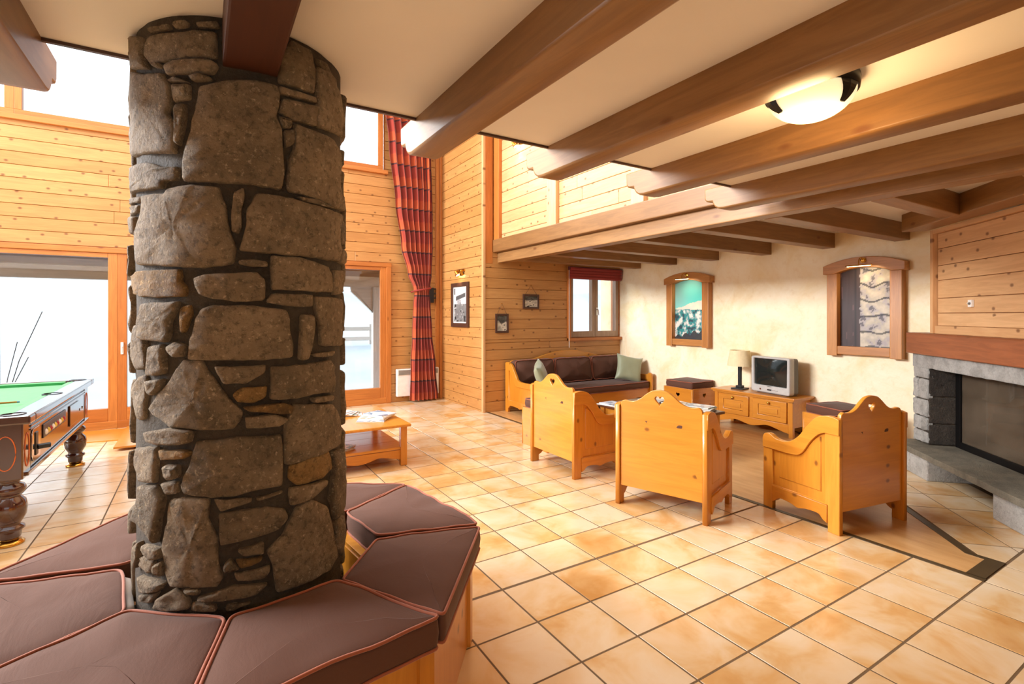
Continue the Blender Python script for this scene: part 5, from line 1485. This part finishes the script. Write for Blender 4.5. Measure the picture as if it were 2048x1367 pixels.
# ---------------------------------------------------------------- curtain, heater, wall bracket
def curtain():
    t = thing('curtain', 'long red and orange plaid curtain tied back at the window wall', 'curtain', (0, 8.315, 0))
    keys = [(5.1, 2.60, 3.46), (4.4, 2.68, 3.46), (3.4, 2.80, 3.47), (2.7, 2.91, 3.46), (2.2, 3.03, 3.44), (1.97, 3.13, 3.41), (1.90, 3.15, 3.40), (1.7, 3.13, 3.42), (1.2, 3.11, 3.45), (0.6, 3.08, 3.52), (0.03, 3.06, 3.58)]
    nu, nv = 110, 90
    rows = []; uvs = []
    for j in range(nv + 1):
        z = 5.1 + (0.03 - 5.1) * j / nv
        for (za, la, ra), (zb, lb, rb_) in zip(keys, keys[1:]):
            if za >= z >= zb - 1e-6:
                k = (za - z) / (za - zb); k2 = k * k * (3 - 2 * k)
                l = la + (lb - la) * k2; r = ra + (rb_ - ra) * k2; break
        wd = r - l
        amp = 0.035 + 0.03 * min(1, wd / 0.5)
        for i in range(nu + 1):
            u = i / nu
            ph = u * 6.5 * 2 * math.pi + 0.6 * math.sin(z * 0.9)
            x = l + wd * (u + 0.012 * math.sin(2 * ph))
            y = amp * math.sin(ph) + 0.012 * nz(u * 6, z * 2)
            rows.append((x, y, z)); uvs.append((u * 2.1, z))
    m = MB(); m.v = rows
    for j in range(nv):
        for i in range(nu):
            a = j * (nu + 1) + i; m.f.append((a, a + 1, a + nu + 2, a + nu + 1))
    me = bpy.data.meshes.new('drape'); me.from_pydata(m.v, [], m.f)
    ul = me.uv_layers.new(name='UVMap')
    for lp_ in me.loops:
        ul.data[lp_.index].uv = uvs[lp_.vertex_index]
    for p in me.polygons: p.use_smooth = True
    link('drape', me, PLAID, t)
    MB().tube([(3.10, 0.05, 1.90), (3.13, -0.07, 1.92), (3.27, -0.10, 1.945), (3.41, -0.07, 1.97), (3.47, 0.10, 2.0)], 0.014, 8).build('tie_back', plain('tie_cord', (150, 50, 40), 0.8), t, smooth=True)


curtain()
cr = thing('curtain_rail', 'thin rail carrying the plaid curtain above the high window', 'curtain rail', (0, 8.36, 5.12))
MB().tube([(2.4, 0, 0), (3.6, 0, 0)], 0.015, 10).build('rod', BLACKM, cr)
for x in (2.5, 3.5):
    MB().tube([(x, 0, 0), (x, 0.15, 0.0)], 0.01, 8).build('bracket', BLACKM, cr)
br = thing('wall_bracket', 'black iron bracket with cord and box right of the curtain tie', 'bracket', (3.47, YA, 1.72))
box('housing', BLACKP, br, -0.06, 0.07, -0.10, 0, 0.0, 0.27, 0.01)
MB().tube(smooth_path([(-0.03, -0.07, 0.27), (-0.06, -0.09, 0.36), (-0.02, -0.09, 0.43), (0.0, -0.05, 0.40)], 4), 0.008, 8).build('hook', BLACKM, br, smooth=True)
for z in (0.08, 0.16, 0.24):
    MB().tube([(0.06, -0.06, z), (0.12, -0.06, z + 0.01)], 0.014, 8).build('knob', BLACKP, br)
ht = thing('panel_heater', 'white electric panel heater behind the curtain', 'heater', (0, YA - 0.01, 0))
box('body', WHITEP, ht, 2.86, 3.63, -0.09, -0.01, 0.10, 0.57, 0.012)
gr = box('grille', plain('heater_grille', (170, 168, 160), 0.5), ht, 2.88, 3.61, -0.098, -0.088, 0.47, 0.555, 0.003)
for k in range(5):
    box('slot', DARKGREYP, gr, 2.89, 3.60, -0.1, -0.097, 0.48 + k * 0.015, 0.486 + k * 0.015)

# ---------------------------------------------------------------- ceiling lamp
cl = thing('ceiling_lamp', 'glass bowl ceiling lamp with dark metal hooks between the beams', 'ceiling lamp', (2.19, 1.155, ZC))
BOWL = mat_emit('lit_opal_glass', (1.0, 0.80, 0.48, 1), 0.75, (0.95, 0.88, 0.72, 1))
RB = 0.165
MB().lathe([(RB * math.cos(a), -0.045 - 0.115 * math.sin(a)) for a in [math.pi / 2 * k / 12 for k in range(12)]] + [(0.004, -0.16)], 36).build('glass_bowl', BOWL, cl, smooth=True)
MB().lathe([(RB + 0.008, 0.0), (RB + 0.012, -0.02), (RB + 0.008, -0.055), (RB - 0.004, -0.055), (RB - 0.004, 0.0)], 36).build('metal_rim', BLACKM, cl, smooth=True)
for k in range(3):
    a = math.radians(-100 + 120 * k); pts = []
    for q in range(8):
        t = q / 7 * 0.75
        rr = RB * math.cos(t) + 0.006; zz = -0.045 - 0.115 * math.sin(t)
        wq = 0.05 * (1 - q / 7) + 0.002
        b1, b2 = a - wq / RB, a + wq / RB + 0.25 * q / 7
        pts.append([(rr * math.cos(b1), rr * math.sin(b1), zz), (rr * math.cos((b1 + b2) / 2), rr * math.sin((b1 + b2) / 2), zz), (rr * math.cos(b2), rr * math.sin(b2), zz), ((rr - 0.008) * math.cos((b1 + b2) / 2), (rr - 0.008) * math.sin((b1 + b2) / 2), zz)])
    MB().rings(pts).build('hook', BLACKM, cl)
d = bpy.data.lights.new('lamp_glow', 'POINT'); d.energy = 17; d.color = (1.0, 0.66, 0.30); d.shadow_soft_size = 0.12
lo = bpy.data.objects.new('lamp_glow', d); C.objects.link(lo); lo.parent = cl; lo.location = (0, 0, -0.24)

# ---------------------------------------------------------------- billiard table
PX1, PY0, PY1, PW = -0.94, 4.42, 6.72, 1.30
pt = thing('billiard_table', 'mahogany billiard table with green cloth and turned legs', 'billiard table', (PX1 - PW / 2, (PY0 + PY1) / 2, 0))
hx, hy = PW / 2, (PY1 - PY0) / 2
box('cabinet', mahog('Y'), pt, -hx + 0.06, hx - 0.06, -hy + 0.06, hy - 0.06, 0.44, 0.79, 0.01)
# corner blocks over the legs
for sx in (-1, 1):
    for sy in (-1, 1):
        x0 = sx * (hx - 0.13); y0 = sy * (hy - 0.13)
        box('corner_block', mahog('Z'), pt, x0 - 0.085, x0 + 0.085, y0 - 0.085, y0 + 0.085, 0.43, 0.80, 0.008)
        lg = MB().lathe([(0.07, 0.43), (0.055, 0.415), (0.052, 0.40), (0.075, 0.385), (0.085, 0.36), (0.072, 0.335), (0.055, 0.325), (0.06, 0.31), (0.082, 0.285), (0.09, 0.24), (0.085, 0.19), (0.065, 0.15), (0.055, 0.135), (0.058, 0.125), (0.076, 0.115), (0.078, 0.10), (0.062, 0.09), (0.058, 0.05), (0.048, 0.03)], 24, x0, y0).build('leg', mahog('Z'), pt, smooth=True)
        MB().lathe([(0.075, 0.0), (0.078, 0.012), (0.06, 0.026), (0.035, 0.032)], 20, x0, y0).build('brass_foot', BRASS, lg, smooth=True)
# rails and cloth
rw = 0.13
for a in ((-hx, hx, -hy, -hy + rw), (-hx, hx, hy - rw, hy)):
    box('end_rail', mahog('X'), pt, a[0], a[1], a[2], a[3], 0.795, 0.85, 0.012)
for a in ((-hx, -hx + rw), (hx - rw, hx)):
    box('side_rail', mahog('Y'), pt, a[0], a[1], -hy + rw, hy - rw, 0.795, 0.85, 0.012)
box('cloth_bed', GREENBAIZE, pt, -hx + rw - 0.01, hx - rw + 0.01, -hy + rw - 0.01, hy - rw + 0.01, 0.78, 0.815)
for s in (-1, 1):
    MB().rings([[(s * (hx - rw + q), y, z) for q, z in ((0.0, 0.846), (-0.05, 0.84), (-0.045, 0.815), (0.0, 0.812))] for y in (-hy + rw + 0.07, hy - rw - 0.07)]).build('cushion_rail', GREENBAIZE, pt)
    MB().rings([[(x, s * (hy - rw + q), z) for q, z in ((0.0, 0.846), (-0.05, 0.84), (-0.045, 0.815), (0.0, 0.812))] for x in (-hx + rw + 0.07, hx - rw - 0.07)]).build('cushion_rail', GREENBAIZE, pt)
    for sy in (-1, 0, 1):
        x0 = s * (hx - rw + 0.02); y0 = sy * (hy - rw + 0.01)
        MB().lathe([(0.052, 0.80), (0.056, 0.853), (0.066, 0.853), (0.068, 0.80)], 18, x0, y0).build('pocket', BLACKP, pt)
# the long side that faces the column
xs = hx - 0.06
box('side_fascia', mahog('Y'), pt, xs, xs + 0.012, -hy + 0.23, hy - 0.23, 0.47, 0.76, 0.004)
for z0, z1 in ((0.745, 0.757), (0.722, 0.732)):
    box('moulding', mahog('Y'), pt, xs + 0.012, xs + 0.022, -hy + 0.2, hy - 0.2, z0, z1, 0.002)
box('base_moulding', mahog('Y'), pt, xs, xs + 0.03, -hy + 0.1, hy - 0.1, 0.44, 0.465, 0.004)
cm = link('coin_plate', board_mesh('coin_plate', round_poly([(-0.92, 0.50), (-0.72, 0.50), (-0.72, 0.72), (-0.92, 0.72)], 0.04), (), 0.012, 0.002, PLANE_YZ), CHROME, pt); cm.location = (xs + 0.016, 0, 0)
box('coin_slot', BLACKP, cm, 0.004, 0.012, -0.86, -0.80, 0.53, 0.69, 0.004)
MB().tube([(0.01, -0.81, 0.58), (0.07, -0.78, 0.58)], 0.018, 10).build('push_lever', BLACKP, cm)
bwn = box('ball_window', BLACKP, pt, xs + 0.012, xs + 0.018, -0.62, 0.10, 0.60, 0.70, 0.003)
for k in range(9):
    MB().lathe([(0.001, 0.026), (0.016, 0.02), (0.024, 0.006), (0.024, -0.006), (0.016, -0.02), (0.001, -0.026)], 12, xs + 0.008, -0.55 + 0.07 * k).xform(Matrix.Translation((0, 0, 0.635))).build('trapped_ball', [WHITEP, plain('yellow_ball', (220, 190, 70), 0.2), plain('red_ball', (170, 40, 40), 0.2)][k % 3], bwn, smooth=True)
box('return_panel', mahog('Y'), pt, xs + 0.012, xs + 0.022, 0.25, 0.62, 0.52, 0.70, 0.008)
for k in (0.70, 0.84):
    MB().lathe([(0.012, 0), (0.012, 0.008)], 12).xform(Matrix.Translation((xs + 0.012, k, 0.6)) @ Matrix.Rotation(math.pi / 2, 4, 'Y')).build('lock', CHROME, pt)
# orange inlay ovals on the corner blocks and end
def oval(x, y, z, rx, rz, ax):
    P = []
    for k in range(28):
        a = 2 * math.pi * k / 28
        P.append((x + rx * math.cos(a), y, z + rz * math.sin(a)) if ax == 'y' else (x, y + rx * math.cos(a), z + rz * math.sin(a)))
    MB().tube(P, 0.0035, 6, True).build('oval_inlay', INLAY, pt, smooth=True)


oval(hx - 0.13, -hy + 0.044, 0.61, 0.05, 0.11, 'y'); oval(hx - 0.044, -hy + 0.13, 0.61, 0.05, 0.11, 'x'); oval(hx - 0.044, hy - 0.13, 0.61, 0.05, 0.11, 'x')
oval(0.0, -hy + 0.058, 0.61, 0.36, 0.12, 'y')
box('end_drawer', mahog('X'), pt, -0.36, 0.36, -hy + 0.04, -hy + 0.06, 0.47, 0.56, 0.004)
cue = thing('billiard_cue', 'pale wooden billiard cue lying across the green cloth', 'cue', (0, 0, 0))
MB().tube([(-2.02, 5.02, 0.862), (-1.45, 5.20, 0.845), (-1.20, 5.28, 0.836)], 0.007, 8).build('shaft', framew('X'), cue, smooth=True)
MB().tube([(-1.20, 5.28, 0.836), (-1.185, 5.285, 0.8355)], 0.0065, 8).build('tip', plain('cue_tip', (90, 120, 150), 0.9), cue)
MB().tube([(-2.2, 4.963, 0.868), (-2.02, 5.02, 0.862)], 0.011, 8).build('butt', BLACKP, cue, smooth=True)

# threshold board by the terrace door
mtb = thing('door_mat_board', 'pale wooden board lying on the tiles by the terrace door', 'board', (0, 0, 0))
MB().prism([(-1.55, 7.72), (-0.80, 7.62), (-0.76, 8.36), (-1.5, 8.40)], 0.0, 0.012).build('board', honey('X'), mtb)
rp = thing('ramp_board', 'wooden step board lying on the floor left of the column', 'board', (0, 0, 0))
MB().prism([(-0.82, 7.02), (0.3, 7.02), (0.3, 8.25), (-0.82, 8.25)], 0.03, 0.05).build('board', honey('X'), rp)
for x in (-0.7, 0.1):
    MB().box(x, x + 0.06, 7.1, 8.2, 0.0, 0.03).build('batten', honey('Y'), rp)

# ---------------------------------------------------------------- coffee table by the column
ct = thing('coffee_table', 'pine coffee table with lower shelf behind the column', 'coffee table', (1.29, 5.40, 0))
hx, hy = 0.50, 0.58
box('table_top', honey('Y'), ct, -hx, hx, -hy, hy, 0.392, 0.42, 0.012)
for sx in (-1, 1):
    for sy in (-1, 1):
        box('leg', honey('Z'), ct, sx * (hx - 0.06) - 0.032, sx * (hx - 0.06) + 0.032, sy * (hy - 0.08) - 0.032, sy * (hy - 0.08) + 0.032, 0, 0.392, 0.006)
for k in range(4):
    y0 = -hy + 0.07 + k * (2 * hy - 0.14) / 4
    box('shelf_board', honey('X'), ct, -hx + 0.035, hx - 0.035, y0 + 0.001, y0 + (2 * hy - 0.14) / 4 - 0.001, 0.16, 0.185, 0.003)
sc = [(-hx + 0.09, 0.155), (hx - 0.09, 0.155), (hx - 0.09, 0.06)] + smooth_path([(hx - 0.16, 0.075), (0.2, 0.10), (0.1, 0.075), (0.0, 0.06), (-0.1, 0.075), (-0.2, 0.10), (-hx + 0.16, 0.075)], 3) + [(-hx + 0.09, 0.06)]
for s in (-1, 1):
    o = link('shelf_skirt', board_mesh('shelf_skirt', sc, (), 0.02, 0.003, PLANE_XZ), honey('X'), ct); o.location = (0, s * (hy - 0.08), 0)
sc2 = [(y * (hy - 0.12) / (hx - 0.09), z) for y, z in sc]
for s in (-1, 1):
    o = link('shelf_skirt', board_mesh('shelf_skirt', sc2, (), 0.02, 0.003, PLANE_YZ), honey('Y'), ct); o.location = (s * (hx - 0.06), 0, 0)
for q in range(6):
    magazine(['lowest', 'second', 'third', 'fourth', 'fifth', 'top'][q] + ' magazine of the near fan on the pine coffee table', 'magazines fanned on the pine coffee table', 1.50 + 0.022 * q, 5.18 + 0.02 * q, 0.4205 + 0.0078 * q, math.radians(62 - 7 * q), k=q, curl=0.0)
for q in range(5):
    magazine(['lowest', 'second', 'third', 'fourth', 'top'][q] + ' magazine of the far fan on the pine coffee table', 'magazines fanned on the pine coffee table', 1.36 - 0.03 * q, 5.60 + 0.012 * q, 0.4205 + 0.0078 * q, math.radians(75 - 9 * q), k=q + 2, curl=0.0)
for q in range(3):
    magazine(['lowest', 'middle', 'top'][q] + ' magazine of the pile on the shelf of the pine coffee table', 'magazines on the coffee table shelf', 1.12 + 0.012 * q, 5.10 + 0.01 * q, 0.1855 + 0.0085 * q, math.radians(35 + 8 * q), k=q + 1)
